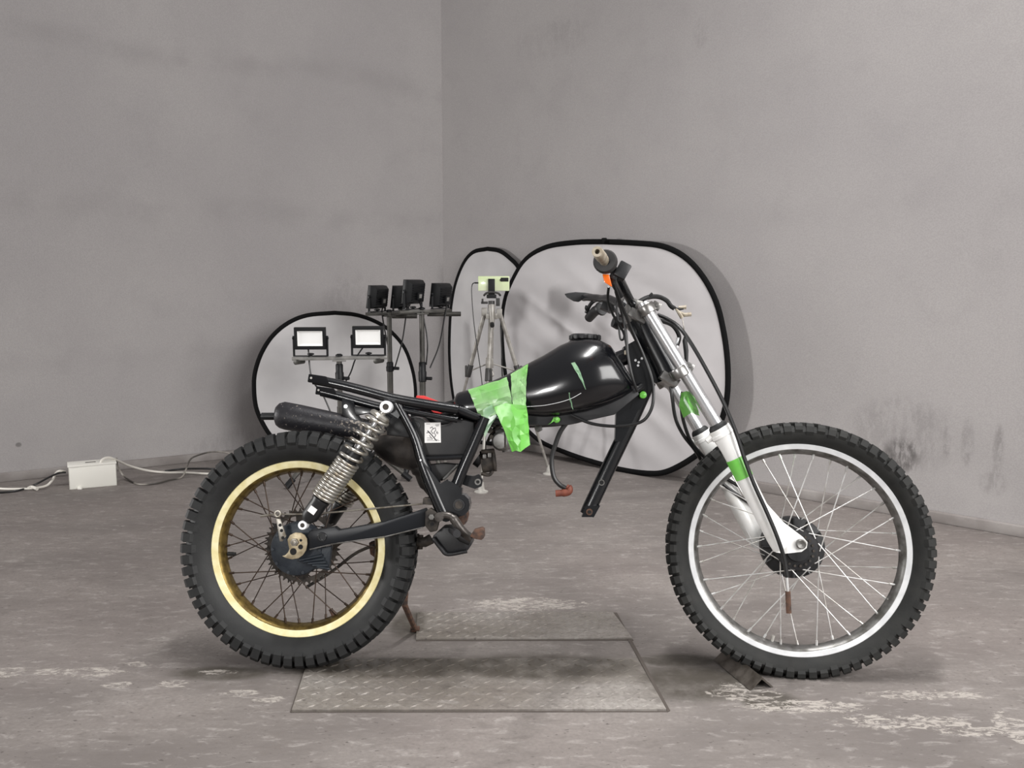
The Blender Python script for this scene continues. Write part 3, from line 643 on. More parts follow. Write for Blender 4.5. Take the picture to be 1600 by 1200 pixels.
# --- frame (one welded piece)
fr = MB()
T = .0132
UP = [(490, 593), (530, 601), (570, 611), (611, 622), (660, 631), (716, 640)]
LO = [(500, 612), (535, 620), (575, 630), (611, 638), (660, 648), (712, 655)]
fr.tube(spline(Ps(UP, .085), 5), T, 12)
fr.tube(spline(Ps([(502, 612), (530, 619), (570, 630), (600, 637), (640, 640), (700, 640)], -.085), 5), T, 12)
fr.tube(spline(Ps([(611, 634), (640, 642), (680, 650), (715, 656)], .083), 5), .0085, 10)
fr.tube(Ps([(612, 622), (612, 622)], 0)[:0] or [P(610, 622, .085), P(612, 630, -.085)], T * .9, 10)
for n in (.085, -.085):
    fr.tube(spline(Ps([(617, 624), (646, 679), (660, 722), (679, 770), (694, 804)], n * .95), 6), [.0125] * 7 + [.0128, .013, .0135, .014, .0145, .015, .0158, .0165, .0172, .0178] + [.018] * 8, 14)
    fr.tube(spline(Ps([(758, 652), (741, 692), (720, 740), (704, 782)], n * .9), 6), .0148, 14)
    fr.tube(Ps([(661, 717), (728, 714)], n * .85), .006, 8)
# bottom gusset plates and pivot lug
slab(fr, [(655, 716), (662, 722), (673, 736), (688, 756), (697, 750), (708, 754), (722, 764), (720, 806), (686, 806), (670, 768)], .062, .0955)
slab(fr, [(702, 780), (708, 774), (717, 771.5), (726, 774), (732, 780), (734, 789), (732, 798), (726, 805), (716, 808), (706, 806)], .03, .0965)
slab(fr, [(600, 618), (622, 616), (630, 640), (622, 654), (608, 645)], .05, .09)
fr.tube([P(697, 806, .08), P(697, 806, -.08)], .016, 12); fr.tube([P(717, 790, .08), P(717, 790, -.08)], .016, 12)
# engine lug
slab(fr, [(722, 742), (740, 744), (748, 741), (754, 750), (752, 760), (742, 764), (722, 757)], .02, .045)
# backbone under the tank, rear tank mount rails
fr.tube(spline([P(716, 640, .07), P(760, 655, .06), P(830, 658, .05), (P(900, 650, .045)), P(960, 628, .045), P(1004, 604, .035)], 6), .012, 12)
fr.tube(spline([P(716, 642, -.07), P(760, 660, -.06), P(830, 662, -.05), (P(900, 655, -.045)), P(960, 632, -.045), P(1004, 606, -.035)], 6), .012, 12)
fr.tube(spline([P(730, 625, 0), P(830, 606, 0), P(930, 575, 0), P(1010, 545, 0)], 5), .022, 14)
# head tube, gusset, down tube
fr.tube([P(1000, 497, 0), P(1012, 522, 0), P(1036, 568, 0), P(1046, 590, 0)], [.042, .040, .040, .042], 20)
slab(fr, [(974, 542), (992, 532), (1014, 524), (1044, 580), (1028, 598), (1012, 596), (1016, 578), (1004, 588), (996, 604), (986, 588)], -.02, .022)
slab(fr, [(1003, 580), (1030, 575), (1046, 592), (1022, 598), (1000, 640), (985, 640)], -.018, .02)
fr.tube(Ps([(1014, 596), (985, 660), (955, 722), (922, 792), (917, 804)], 0), .020, 14, flat=.8)
slab(fr, [(963, 632), (1006, 612), (998, 640), (986, 664), (970, 690), (961, 690), (962, 660)], -.016, .018)
slab(fr, [(909, 808), (916, 790), (938, 790), (928, 808)], -.012, .017)
frame = fr.build('frame', M['gloss_black'], bike, sharp=40, label='glossy black tubular steel frame with long front down tube')
# frame details (sub-parts)
for (x, y, n, r, m, nm) in ((486, 590.5, .0995, 1.8, 'foot_white', 'seat_bolt'), (497.5, 609.5, -.071, 1.8, 'foot_white', 'seat_bolt'), (540, 635, -.06, 3.2, 'alloy', 'fender_bolt'), (717, 789, .101, 9, 'satin_black', 'pivot_nut'), (717, 789, .105, 6, 'grime', 'pivot_bolt'),
                           (746.5, 753, .05, 5, 'alloy_dull', 'engine_bolt'), (746.5, 753, .052, 2.6, 'hole', 'engine_bolt'), (940, 754, .0205, 4.8, 'alloy_dull', 'bushing'), (940, 754, .0215, 3.4, 'hole', 'bushing'), (921, 800, .02, 5.2, 'rust', 'bushing'), (921, 800, .022, 2.8, 'hole', 'bushing'), (671, 755, .0965, 1.6, 'chrome', 'rivet'), (657, 719, .0965, 1.6, 'chrome', 'rivet')):
    mb = MB(); bolt(mb, x, y, n - .014, n, r); mb.build(nm, M[m], frame)
for q, n in (((487, 592), .0985), ((499, 611), -.072)):
    mb = MB(); mb.prism([P(q[0] - 5, q[1] - 8, n), P(q[0] + 22, q[1] - 4, n), P(q[0] + 30, q[1] + 10, n), P(q[0] - 7, q[1] + 5, n)], (0, .012, 0)); mb.build('seat_tab', M['tab_black'], frame, bevel=.003)
# rear fender bracket hanging from the far rail
mb = MB(); slab(mb, [(534, 623), (552, 626), (558, 646), (575, 668), (600, 680), (560, 672), (534, 648)], -.075, -.066); slab(mb, [(552, 634), (588, 640), (612, 650), (640, 662), (640, 672), (600, 658), (575, 646), (556, 650)], -.07, -.06)
mb.build('fender_bracket', M['gloss_black'], bike, bevel=.002)
# small lugs on the gusset near head: three pale dots
for x, y in ((993, 563), (998, 566), (1003, 560), (997, 571)):
    mb = MB(); bolt(mb, x, y, .015, .0245, 2.0, 10); mb.build('rivet', M['alloy'], frame)

# --- air box / side cover
mb = MB(); slab(mb, [(638, 652), (650, 650), (661, 652), (668, 660), (690, 664), (702, 662), (708, 655), (726, 655), (742, 659), (742, 681), (727, 713), (664, 714), (650, 694), (642, 678)], -.05, .062)
sc = mb.build('side_cover', M['plastic_black'], bike, bevel=.008, label='matt black side cover with white sticker', seg=3)
mb = MB(); slab(mb, [(664, 727), (692, 724), (716, 726), (690, 752), (682, 750)], -.03, .05); mb.build('air_duct', M['plastic_black'], bike, bevel=.004)
mb = MB(); mb.tube(Ps([(715, 727), (693, 749)], .054), .004, 8); mb.build('duct_ridge', M['alloy_dull'], bike)
mb = MB(); ringp(mb, 647, 666, .062, .066, 9, 6); bolt(mb, 647, 666, .06, .0645, 6); mb.build('cover_screw', M['satin_black'], sc)
mb = MB(); pp = [P(x, y, .0628) for x, y in ((663.5, 660.5), (688.5, 660), (689, 691.5), (663.5, 692))]; mb.prism(pp, (0, -.0008, 0)); st = mb.build('sticker', M['sticker'], sc, label='white sticker with a line drawing')
ink = MB()
def stroke(pts, wpx=.6): ink.tube(Ps(pts, .0637), wpx * MP, 4, flat=.3)
stroke([(668, 673), (674, 679), (679, 685), (682.5, 689)], .8); stroke([(666.5, 676.5), (671, 675), (673, 678)], .6); stroke([(672, 669), (675.5, 667), (676.5, 670), (673.5, 674), (677, 678)], .6)
stroke([(677, 670), (680, 668.5), (681, 672), (678, 676), (681, 680), (679, 683)], .6); stroke([(683, 673.5), (682, 677), (684, 678), (684.5, 675.5), (682.3, 676)], .5); stroke([(671, 680), (673, 683), (676, 686)], .5)
stroke([(666, 662.6), (672, 662.4)], .3); stroke([(680, 664), (686, 663.8)], .4); stroke([(681, 665.6), (685.5, 665.4)], .3); stroke([(667, 684), (674, 684.2)], .3); stroke([(667, 686.4), (676, 686.6)], .3); stroke([(678, 687), (685, 687)], .3); stroke([(667, 688.8), (687, 688.6)], .25)
ink.build('sticker_print', M['ink'], sc)
mb = MB(); slab(mb, [(640, 644), (716, 648), (722, 664), (700, 672), (646, 664)], -.05, .0); mb.build('notch_filler', M['satin_black'], bike, bevel=.003)  # dark slab added behind the side cover to blacken its open notch
mb = MB(); slab(mb, [(604, 664), (616, 646), (640, 650), (648, 678), (640, 684), (604, 680)], -.03, .0); mb.build('inner_fender', M['satin_black'], bike, bevel=.004)
# seat-base box at the tank tail is part of the tank loft below; red plastic bit
mb = MB(); slab(mb, [(647, 631), (651, 618), (662, 618), (687, 628), (686, 634)], -.03, .0); slab(mb, [(672, 640), (690, 645), (687, 649), (678, 645)], -.02, .02); mb.build('red_flap', M['red'], bike, bevel=.001, label='bright red plastic piece behind the seat rail')
mb = MB(); mb.tube(spline(Ps([(664, 645), (685, 649), (700, 647), (714, 642)], .0), 5), .006, 8); mb.tube(spline(Ps([(690, 634), (704, 630), (714, 628), (722, 632)], .02), 5), .007, 8); mb.build('wiring', M['cable'], bike)

# --- tank
def section(x, yt, yb, hw, N=32):
    top, bot = P(x, yt, 0), P(x, yb, 0); c = (top + bot) / 2; hz = (top - bot) / 2; pts = []
    for i in range(N):
        a = 2 * PI * i / N; ca, sa = math.cos(a), math.sin(a)
        u = math.copysign(abs(ca) ** .42, ca); v = math.copysign(abs(sa) ** .62, sa)
        wv = hw * (1 - .34 * max(0, v) ** 1.6 - .10 * max(0, -v) ** 2)
        pts.append(c + Vector((0, u * wv, 0)) + hz * v)
    return pts
ST = [(711, 622, 642, .045), (715, 615, 650, .058), (719, 613, 654, .064), (735, 609, 658, .068), (760, 599.5, 659, .070), (790, 587, 656, .080), (820, 571.5, 652, .094), (850, 556, 654, .108), (875, 541, 652, .118), (893, 533.5, 649, .123), (915, 531, 645, .125), (935, 532.5, 639, .122), (952, 541, 633, .112), (968, 563, 626, .095), (982, 586, 618, .075), (990, 601, 613, .055)]
tk_ = MB(); tk_.loft([section(*s) for s in ST]); tank = tk_.build('fuel_tank', M['tank_black'], bike, sharp=50, label='glossy black fuel tank')
BV = BVHTree.FromPolygons([v.co[:] for v in tank.data.vertices], [p.vertices[:] for p in tank.data.polygons])
def TP(x, y, lift=.002):                                          # where the view ray meets the tank's skin
    d = (Ri @ ray(x, y)).normalized(); h, n_, i, t = BV.ray_cast(OL, d)
    if h is None:
        h, n_, i, t = BV.find_nearest(P(x, y, .03))
    if n_.dot(d) > 0: n_ = -n_
    return h + n_ * lift
fc = P(914, 530.5, 0); ax = Vector((.05, 0, 1)).normalized()
mb = MB(); mb.lathe([(.052, -.014), (.046, -.006), (.043, -.002)], fc + ax * -.004, ax, 28); mb.build('filler_neck', M['tank_black'], tank)
mb = MB(); mb.lathe([(0, .013), (.036, .013), (.0405, .010), (.0395, .0), (.03, -.002)], fc, ax, 28)
for k in range(14):
    a = 2 * PI * k / 14; mb.box(fc + ax * .005 + Vector((math.cos(a) * .039, math.sin(a) * .039, 0)), (.009, .009, .012), Matrix.Rotation(a, 3, 'Z'))
mb.build('fuel_cap', M['plastic_black'], tank, bevel=.0015, label='ribbed black screw cap')
mb = MB(); mb.tube(spline([TP(x, y) for x, y in ((823, 635), (850, 633), (875, 628), (893, 622), (908, 614))], 4), .0008, 6); mb.build('crease_line', M['alloy'], tank, label='thin pale curved line on the tank side')  # thin pale tube laid along the tank's side crease
mb = MB(); slab(mb, [(752, 652), (800, 650), (880, 645), (950, 628), (992, 606), (999, 616), (960, 648), (888, 664), (752, 664)], .03, .062); mb.build('tank_flange', M['satin_black'], tank, bevel=.002)
def tape(strip, m, name='tape_strip', label=None, lift=.004, crinkle=1.0):
    """strip = list of cross rows; each row list of (x,y[,n])"""
    mb = MB(); rows = []
    for r in strip:
        rows.append([(P(q[0], q[1], q[2]) if len(q) > 2 else TP(q[0], q[1], lift)) for q in r])
    R2 = []
    for i in range(len(rows) - 1):
        for k in range(3):
            t = k / 3; R2.append([a.lerp(b, t) for a, b in zip(rows[i], rows[i + 1])])
    R2.append(rows[-1]); R3 = []
    for r in R2:
        q = []
        for a, b in zip(r, r[1:]): q += [a, a.lerp(b, .5)]
        R3.append(q + [r[-1]])
    m_ = len(R3[0]); rng = random.Random(len(R3) * 7 + m_)
    vs = [v + Vector((rng.uniform(-.001, .001), -rng.uniform(-.0006, .0026) * crinkle, 0)) for r in R3 for v in r]
    fs = []
    for i in range(len(R3) - 1):
        for j in range(m_ - 1):
            a, b, c, d = i * m_ + j, i * m_ + j + 1, (i + 1) * m_ + j + 1, (i + 1) * m_ + j
            fs += [[a, b, c], [a, c, d]] if (i + j) % 2 else [[a, b, d], [b, c, d]]
    mb.add(vs, fs)
    return mb.build(name, m, bike, sharp=12, label=label)
tape([[(732, 611), (748, 606), (764, 600.5), (780, 596), (793, 590.5)], [(737, 622), (752, 617), (768, 612), (782, 608), (796, 603)], [(742, 634), (757, 629), (772, 625), (787, 621), (799, 617)], [(748, 647), (762, 641), (776, 637), (789, 634), (801, 631)], [(753, 658, .078), (765, 652, .082), (778, 646, .088), (790, 642, .094), (801, 640, .098)]], M['tape'], label='pale green tape wrapped over the tank tail')
tape([[(754, 640, .082), (768, 632, .086)], [(756, 662, .080), (776, 650, .084)], [(757, 684, .078), (766, 667, .080)]], M['tape_pale'], label='loose translucent end of green tape')
tape([[(799, 586.5), (808, 581), (817, 576), (826, 570.5)], [(800, 597), (809, 592), (817, 588), (825, 584)], [(800, 612), (808, 608), (815, 604), (823, 600)], [(801, 626), (808, 624), (815, 622), (822, 619)], [(803, 640, .108), (810, 639, .110), (816, 638, .112), (822, 636, .114)]], M['tape'], label='green tape band around the tank middle')
tape([[(772, 636, .100), (790, 630, .106), (806, 632, .110), (823, 634, .114)], [(783, 662, .102), (797, 660, .106), (812, 655, .112), (825, 652, .112)], [(791, 680, .102), (801, 682, .108), (813, 680, .114), (827, 676, .110)], [(800, 706, .10), (806, 704, .108), (813, 706, .112), (828, 695, .106)]], M['tape_solid'], crinkle=1.1, label='bright green tape end hanging below the tank')
tape([[(893, 568), (898, 566.5)], [(899, 580), (905, 578)], [(908, 594), (911, 592)], [(915, 608), (916, 608)]], M['tape_pale'], label='small translucent green tape sliver on the tank side')
tape([[(888, 613), (890, 613)], [(890, 624), (892, 624)], [(894.5, 638), (896, 638)]], M['tape_pale'], label='thinnest tape sliver low on the tank side')
mb = MB(); mb.lathe([(0, -.008), (.009, -.006), (.0105, 0), (.009, .007), (0, .008)], P(1004.5, 617, .04), (0, 1, 0), 14); mb.build('tape_knot', M['tape_solid'], bike, label='green tape wad on the frame under the tank nose')
mb = MB(); mb.lathe([(0, -.007), (.007, -.005), (.0085, 0), (.007, .006), (0, .007)], P(870, 656, .07), (.4, 1, .2), 12); mb.prism([P(866, 651, .072), P(861, 660, .072), P(856, 664, .072), P(866, 658, .072)], (0, .002, 0)); mb.build('tape_knot', M['tape_solid'], bike, label='green tape wad under the tank belly')

# --- exhaust
ex = MB(); rings = []
def esec(x, yt, yb, n, wid=.85, N=18):
    a, b = P(x, yt, n), P(x, yb, n); c = (a + b) / 2; h = (a - b) / 2; r = h.length
    return [c + h * math.sin(2 * PI * i / N) + Vector((0, math.cos(2 * PI * i / N) * r * wid, 0)) for i in range(N)]
ex.loft([esec(x, a, b, -.085) for x, a, b in ((430, 641, 660), (432, 635, 665), (437, 630, 669), (446, 627.5, 672), (470, 632, 676), (520, 643, 684), (560, 652, 690), (600, 660, 694), (630, 666, 698), (648, 672, 700))])
_m = M['muffler'].node_tree; _b = _m.nodes['Principled BSDF']; _r = [n for n in _m.nodes if n.type == 'VALTORGB'][0]
_s = _m.nodes.new('ShaderNodeSeparateXYZ'); _t = [n for n in _m.nodes if n.type == 'TEX_COORD'][0]; _m.links.new(_t.outputs['Object'], _s.inputs[0])
_q = _m.nodes.new('ShaderNodeMapRange'); _q.interpolation_type = 'SMOOTHSTEP'; _q.inputs['From Min'].default_value = P(470, 650, 0).x; _q.inputs['From Max'].default_value = P(590, 670, 0).x; _q.inputs['To Min'].default_value = -.06; _q.inputs['To Max'].default_value = .12
_m.links.new(_s.outputs[0], _q.inputs['Value']); _n = _r.inputs[0].links[0].from_socket; _a = _m.nodes.new('ShaderNodeMath'); _m.links.new(_n, _a.inputs[0]); _m.links.new(_q.outputs[0], _a.inputs[1]); _m.links.new(_a.outputs[0], _r.inputs[0])
muf = ex.build('muffler', M['muffler'], bike, sharp=45, label='scuffed black muffler with flaking paint')
mb = MB(); mb.tube([P(409, 650.5, -.085), P(432, 650.5, -.085)], .0105, 16); mb.build('tail_pipe', M['satin_black'], muf)
mb = MB(); mb.loft([esec(x, a, b, -.07) for x, a, b in ((582, 684, 700), (590, 680, 712), (604, 678, 722), (622, 676, 730), (640, 674, 735), (656, 680, 738), (664, 694, 740))]); mb.tube(spline(Ps([(652, 715), (660, 735), (668, 755), (682, 772)], -.07), 5), [.03] * 6 + [.024] * 5 + [.02] * 5, 14)
mb.build('exhaust_pipe', M['pipe_grime'], bike, sharp=45, label='dull grey-brown exhaust chamber')

# --- swing arm
sw = MB()
for n0, n1 in ((.055, .083), (-.083, -.055)):
    slab(sw, [(665, 794), (668, 800), (664, 823), (600, 838), (520, 849), (484, 858), (476, 842), (484, 829), (523, 823), (530, 828), (600, 815), (648, 800)], n0, n1)
sw.tube([P(664, 808, .08), P(664, 808, -.08)], .015, 12)
arm = sw.build('swing_arm', M['arm_black'], bike, bevel=.003, label='black box-section swing arm')
mb = MB(); mb.tube(Ps([(484, 858.5), (520, 850), (600, 839), (661, 824)], .084), .0018, 6); mb.build('edge_line', M['alloy_dull'], arm)  # thin pale tube along the lower edge of the arm
mb = MB(); ringp(mb, 503, 839, .083, .087, 7, 4.4); bolt(mb, 503, 839, .08, .0845, 4.4); mb.build('axle_slot', M['gloss_black'], arm)
mb = MB(); mb.tube(Ps([(598, 838), (640, 826), (668, 812)], -.05), .006, 6, flat=.6); mb.tube(spline(Ps([(478, 918), (520, 892), (560, 862), (610, 845), (655, 836)], -.0525), 4), .005, 6, flat=.7); mb.build('chain', M['grime'], bike)
# snail cam, axle nut
mb = MB(); cpts = []
cc = (464.4, 853.8)
for k in range(33):
    a = math.radians(-35 + k * 9.0); r = 15.2
    cpts.append((cc[0] + r * math.cos(a - PI / 2 + .6), cc[1] + r * math.sin(a - PI / 2 + .6)))
OUT = [(470, 832.5), (476, 836), (479.5, 842), (480, 850), (478, 860), (473, 867.5), (466, 872.5), (456, 874), (447, 872), (440.5, 869), (446, 867), (450, 863), (452, 858), (450, 850), (449, 843), (453, 836), (461, 832)]
slab(mb, OUT, .089, .094); cam_ = mb.build('chain_adjuster', M['cam_steel'], bike, bevel=.0012, label='worn yellowish snail cam chain adjuster')
for x, y, r in ((470, 844.2, 2.2), (469.6, 854.6, 3.8), (458.2, 861.9, 5.3)):
    mb = MB(); bolt(mb, x, y, .09, .0944, r); mb.build('adjuster_hole', M['hole'], cam_)
mb = MB(); bolt(mb, 459.3, 847.5, .085, .103, 6.2, 6); bolt(mb, 459.3, 847.5, .085, .109, 3.4, 16); mb.build('axle_nut', M['steel'], cam_, bevel=.001)
# brake arm and rod
mb = MB(); slab(mb, [(431, 810), (438, 811), (447, 838), (441, 846), (437, 846)], .086, .092); ringp(mb, 433.5, 803, .085, .094, 6, 3)
ba = mb.build('brake_arm', M['steel'], bike, bevel=.001, label='grey drilled brake arm')
for x, y in ((437.7, 820.5), (439.9, 829), (442, 840.5)):
    mb = MB(); bolt(mb, x, y, .088, .0924, 2.6, 12); mb.build('arm_hole', M['hole'], ba)
mb = MB(); mb.tube(Ps([(407, 806.5), (433, 803.5), (476, 803.5)], .09), .0022, 8); mb.tube(Ps([(476, 803.5), (520, 800.5), (600, 793), (662, 787)], .075), .0024, 8); mb.tube(Ps([(407, 806.5), (421, 805)], .09), .0034, 8); mb.build('brake_rod', M['steel'], bike)

# --- shocks
def shock(top, bot, n, full=True):
    a, b = P(*top, n), P(*bot, n); d = (b - a); L = d.length; d.normalize()
    mb = MB(); mb.cyl(a + d * .03, a + d * L * .62, .0068, 14); sh = mb.build('shock_absorber', M['chrome'], bike, label='rear shock absorber with bare steel spring')
    pts = []; z = .012 / L
    segs = [(.085, .46, 6.0), (.46, .775, 13.0)]; ph_ = 0
    u = YN; v = d.cross(u).normalized(); R = .0284
    for t0, t1, turns in segs:
        N = int(turns * 14)
        for i in range(N):
            t = t0 + (t1 - t0) * i / N; aa = ph_ + 2 * PI * turns * i / N
            pts.append(a + d * (L * t) + (u * math.cos(aa) + v * math.sin(aa)) * R)
        ph_ += 2 * PI * turns
    mb = MB(); mb.tube(pts, .0046, 8); mb.build('coil_spring', M['spring'], sh, sharp=180)
    mb = MB(); mb.lathe([(.006, L * .36), (.020, L * .37), (.0215, L * .46), (.0215, L * .78), (.0245, L * .785), (.0245, L * .80), (.0225, L * .81), (.0225, L * .93), (.012, L * .97)], a, d, 22); mb.build('damper_body', M['satin_black'], sh)
    mb = MB(); mb.lathe([(.008, L * .055), (.024, L * .062), (.0285, L * .075), (.0285, L * .092), (.02, L * .1), (.008, L * .1)], a, d, 22); mb.cyl(a + d * .012, a + d * .03, .010, 14); mb.build('spring_seat', M['spring'], sh)
    e = Vector((0, 1, 0))
    for c, ro, ri in ((a, .0165, .0085), (b, .0122, .006)):
        mb = MB(); mb.lathe([(ri, -.014), (ro * .9, -.014), (ro, -.011), (ro, .011), (ro * .9, .014), (ri, .014)], c, e, 24, closed=True)
        mb.build('mount_eye', M['alloy'], sh, label='pale mount eye')
    mb = MB()
    for c, r in ((a, .0085), (b, .006)): mb.cyl(c - e * .013, c + e * .03, r, 6 if r < .007 else 16)
    mb.build('mount_bolt', M['grime'], sh)
    if full:
        c = a + d * L * .87; R3 = Matrix((v, YN, d)).transposed(); mb = MB(); mb.box(c - YN * .0225, (.020, .0012, .017), R3); mb.build('label_sticker', M['sticker'], sh, label='small white sticker')
    return sh
shock((604, 636), (474.6, 820), .105)
shock((626, 646), (506, 826), -.14, False)

# --- pivot, foot peg, brake pedal
mb = MB(); slab(mb, [(664, 800), (672, 794), (682, 800), (686, 815), (682, 830), (672, 832), (664, 822)], .07, .095); slab(mb, [(661, 778), (675, 777), (681, 784), (682, 790), (660, 788)], .06, .09); pv = mb.build('pivot_casting', M['grime'], bike, bevel=.003, label='rusty pivot casting')
for x, y, r in ((675, 819, 5), (675, 819, 2.6)):
    mb = MB(); bolt(mb, x, y, .09, .097 + .002 * (r < 4), r, 14); mb.build('pivot_pin', M['grime' if r > 4 else 'hole'], pv)
mb = MB(); bolt(mb, 674, 808, .09, .099, 4.5, 6); mb.build('lock_nut', M['alloy_dull'], pv)
mb = MB(); slab(mb, [(676, 838), (690, 825), (706, 824), (722, 838), (737, 845), (737, 851), (731, 860), (700, 866), (694, 864), (684, 852)], -.03, .06); mb.tube(spline(Ps([(676, 840), (690, 858), (700, 866), (730, 861)], .07), 4), .006, 8)
mb.build('skid_bracket', M['satin_black'], bike, bevel=.003)
mb = MB(); mb.tube(spline(Ps([(686, 806), (698, 805), (708, 810), (718, 824), (728, 835), (738, 842)], .12), 5), [.009] * 10 + [.0115] * 16, 12); mb.cyl(P(686, 808, .08), P(686, 808, .13), .012, 16); pe = mb.build('brake_pedal', M['pedal_steel'], bike, label='bent steel brake pedal')
mb = MB(); slab(mb, [(734, 838), (740, 829), (752, 825.5), (756, 828), (756, 841), (752, 844), (741, 842)], .12, .17); mb.build('pedal_pad', M['rust'], pe, bevel=.002, label='rusty pedal pad')
mb = MB(); mb.tube(Ps([(708, 826), (722, 840), (736, 846)], .085), .012, 12); mb.cyl(P(706, 828, .05), P(714, 834, .20), .010, 12); mb.build('foot_peg', M['satin_black'], bike)
mb = MB(); mb.tube(Ps([(652, 846), (664, 847), (674, 842)], -.01), .014, 12); mb.cyl(P(656, 858, -.01), P(657, 836, -.01), .008, 10); mb.build('stand_pivot', M['grime'], bike)
mb = MB(); slab(mb, [(718, 796), (729, 792), (731, 806), (728, 818), (722, 822), (714, 812)], -.02, .03); mb.build('mount_lug', M['rust'], bike, bevel=.003)
mb = MB(); mb.tube([P(640, 812, -.10), P(632, 945, -.13), Ri @ (G(648, 982, .012) - RO)], [.010, .009, .008], 10); ss = mb.build('side_stand', M['rust'], bike, label='rusty side stand leg')
q = Ri @ (G(648, 983, .008) - RO); mb = MB(); mb.tube([q - Vector((.012, 0, 0)), q + Vector((.014, 0, 0))], .009, 8); mb.build('stand_foot', M['rust'], ss)
mb = MB(); slab(mb, [(576, 848), (586, 845), (590, 858), (586, 872), (578, 866)], -.09, -.06); mb.build('chain_guide', M['rust'], bike, bevel=.003)

# --- carburettor and manifold
mb = MB(); a = P(789, 688, .02); mb.lathe([(0, -.045), (.020, -.045), (.026, -.038), (.027, .0), (.024, .01), (.024, .03), (0, .03)], a, Vector((.25, 1, .05)), 24); mb.cyl(P(772, 680, .02), P(812, 676, .0), .022, 18); mb.cyl(P(786, 664, .01), P(790, 692, .01), .019, 16); mb.cyl(P(790, 690, .01), P(792, 706, .01), .017, 16, .012); cbz = mb.build('carburettor', M['alloy_dull'], bike, bevel=.001, label='dull grey carburettor')
mb = MB(); mb.box(P(789, 686, .068), (.004, .003, .045)); mb.build('cover_rib', M['grime'], cbz)
mb = MB()
for x, y, r in ((765, 672, .009), (772, 662, .007), (780, 655, .008), (768, 683, .006), (762, 664, .006)): mb.cyl(P(x, y, .0), P(x, y, .055), r, 10)
mb.tube(spline(Ps([(762, 690), (768, 678), (778, 668), (790, 664)], .03), 4), .004, 8); mb.build('carburettor_linkage', M['grime'], cbz)
mb = MB(); mb.tube(Ps([(752, 722), (772, 719)], .0), .030, 20, flat=.8); mb.lathe([(.024, 0), (.031, 0), (.031, .006), (.024, .006)], P(771, 719, 0), P(775, 718.5, 0) - P(771, 719, 0), 20, closed=True); mb.tube(Ps([(752, 706), (772, 704)], .025), .006, 8); mb.tube(spline(Ps([(752, 740), (764, 742), (770, 736)], .01), 3), .005, 8); mn = mb.build('intake_boot', M['grime'], bike, bevel=.001, label='grey-brown intake clamp')
for x, y in ((757, 713), (765, 711)):
    mb = MB(); mb.box(P(x, y, .027), (.010, .010, .012)); mb.build('clamp_screw', M['alloy_dull'], mn, bevel=.002)
mb = MB(); mb.tube(Ps([(745, 716), (753, 722)], 0), .02, 14); mb.build('boot_neck', M['satin_black'], bike)
mb = MB(); slab(mb, [(835, 665), (846, 664), (848, 672), (840, 676), (836, 672)], -.02, .01); mb.build('petcock', M['alloy_dull'], bike, bevel=.002)

# --- fork (near and far leg share shape: far = mirrored in y)
FN = .092
def both(fn, name, m, par, **k):
    for s in (1, -1):
        mb = MB(); fn(mb, s); yield mb.build(name, m, par, **k)
def leg(x, y, s, n=FN): 
    p = P(x, y, n); return Vector((p.x - (.014 if s < 0 else 0), p.y * s, p.z - (.012 if s < 0 else 0)))
def stanchion(mb, s): mb.tube([leg(1004, 473, s), leg(1008, 480, s), leg(1129, 678, s)], [.0165, .0172, .0172], 20)
st_n, st_f = both(stanchion, 'fork_tube', M['chrome'], bike, label='chrome fork tube')
axd = (leg(1129, 678, 1) - leg(1004, 473, 1)).normalized()
def slider(mb, s):
    a = leg(1124, 671, s); 
    L = [(1123, 669), (1126, 674), (1130, 681), (1135, 690), (1140, 700), (1147, 714), (1157, 734), (1175, 770), (1196, 812), (1212, 843), (1219, 857)]
    r = [.0285, .0290, .0280, .0255, .0238, .0228, .0222, .0218, .0216, .021, .019]
    mb.tube([leg(x, y, s) for x, y in L], r, 22)
    y0 = -s * .078 if s > 0 else -s * .078
    pts = [(1158, 745), (1176, 752), (1196, 786), (1222, 815), (1252, 838), (1259, 846), (1258, 855), (1250, 861), (1224, 864), (1210, 862), (1186, 806)]
    q = [leg(x, y, s, .085) for x, y in pts]; mb.prism([Vector((p.x, -s * .100, p.z)) for p in q], (0, s * .026, 0))
sl_n, sl_f = both(slider, 'fork_slider', M['white_paint'], bike, bevel=.0, label='white fork slider', sharp=50)
def seal(mb, s): a = leg(1118.5, 662, s); mb.lathe([(.0175, .000), (.0215, .003), (.0245, .008), (.0255, .014), (.0175, .016)], a, axd, 22)
list(both(seal, 'dust_seal', M['rubber'], bike))
def collar(mb, s):
    a = leg(1128, 679, s); mb.lathe([(.0285, -.006), (.0302, -.004), (.0302, .004), (.0285, .006)], a, axd, 24)
    b = leg(1112, 683, s); mb.tube([b, leg(1104, 690, s)], [.010, .007], 10)
list(both(collar, 'slider_lip', M['white_paint'], bike))
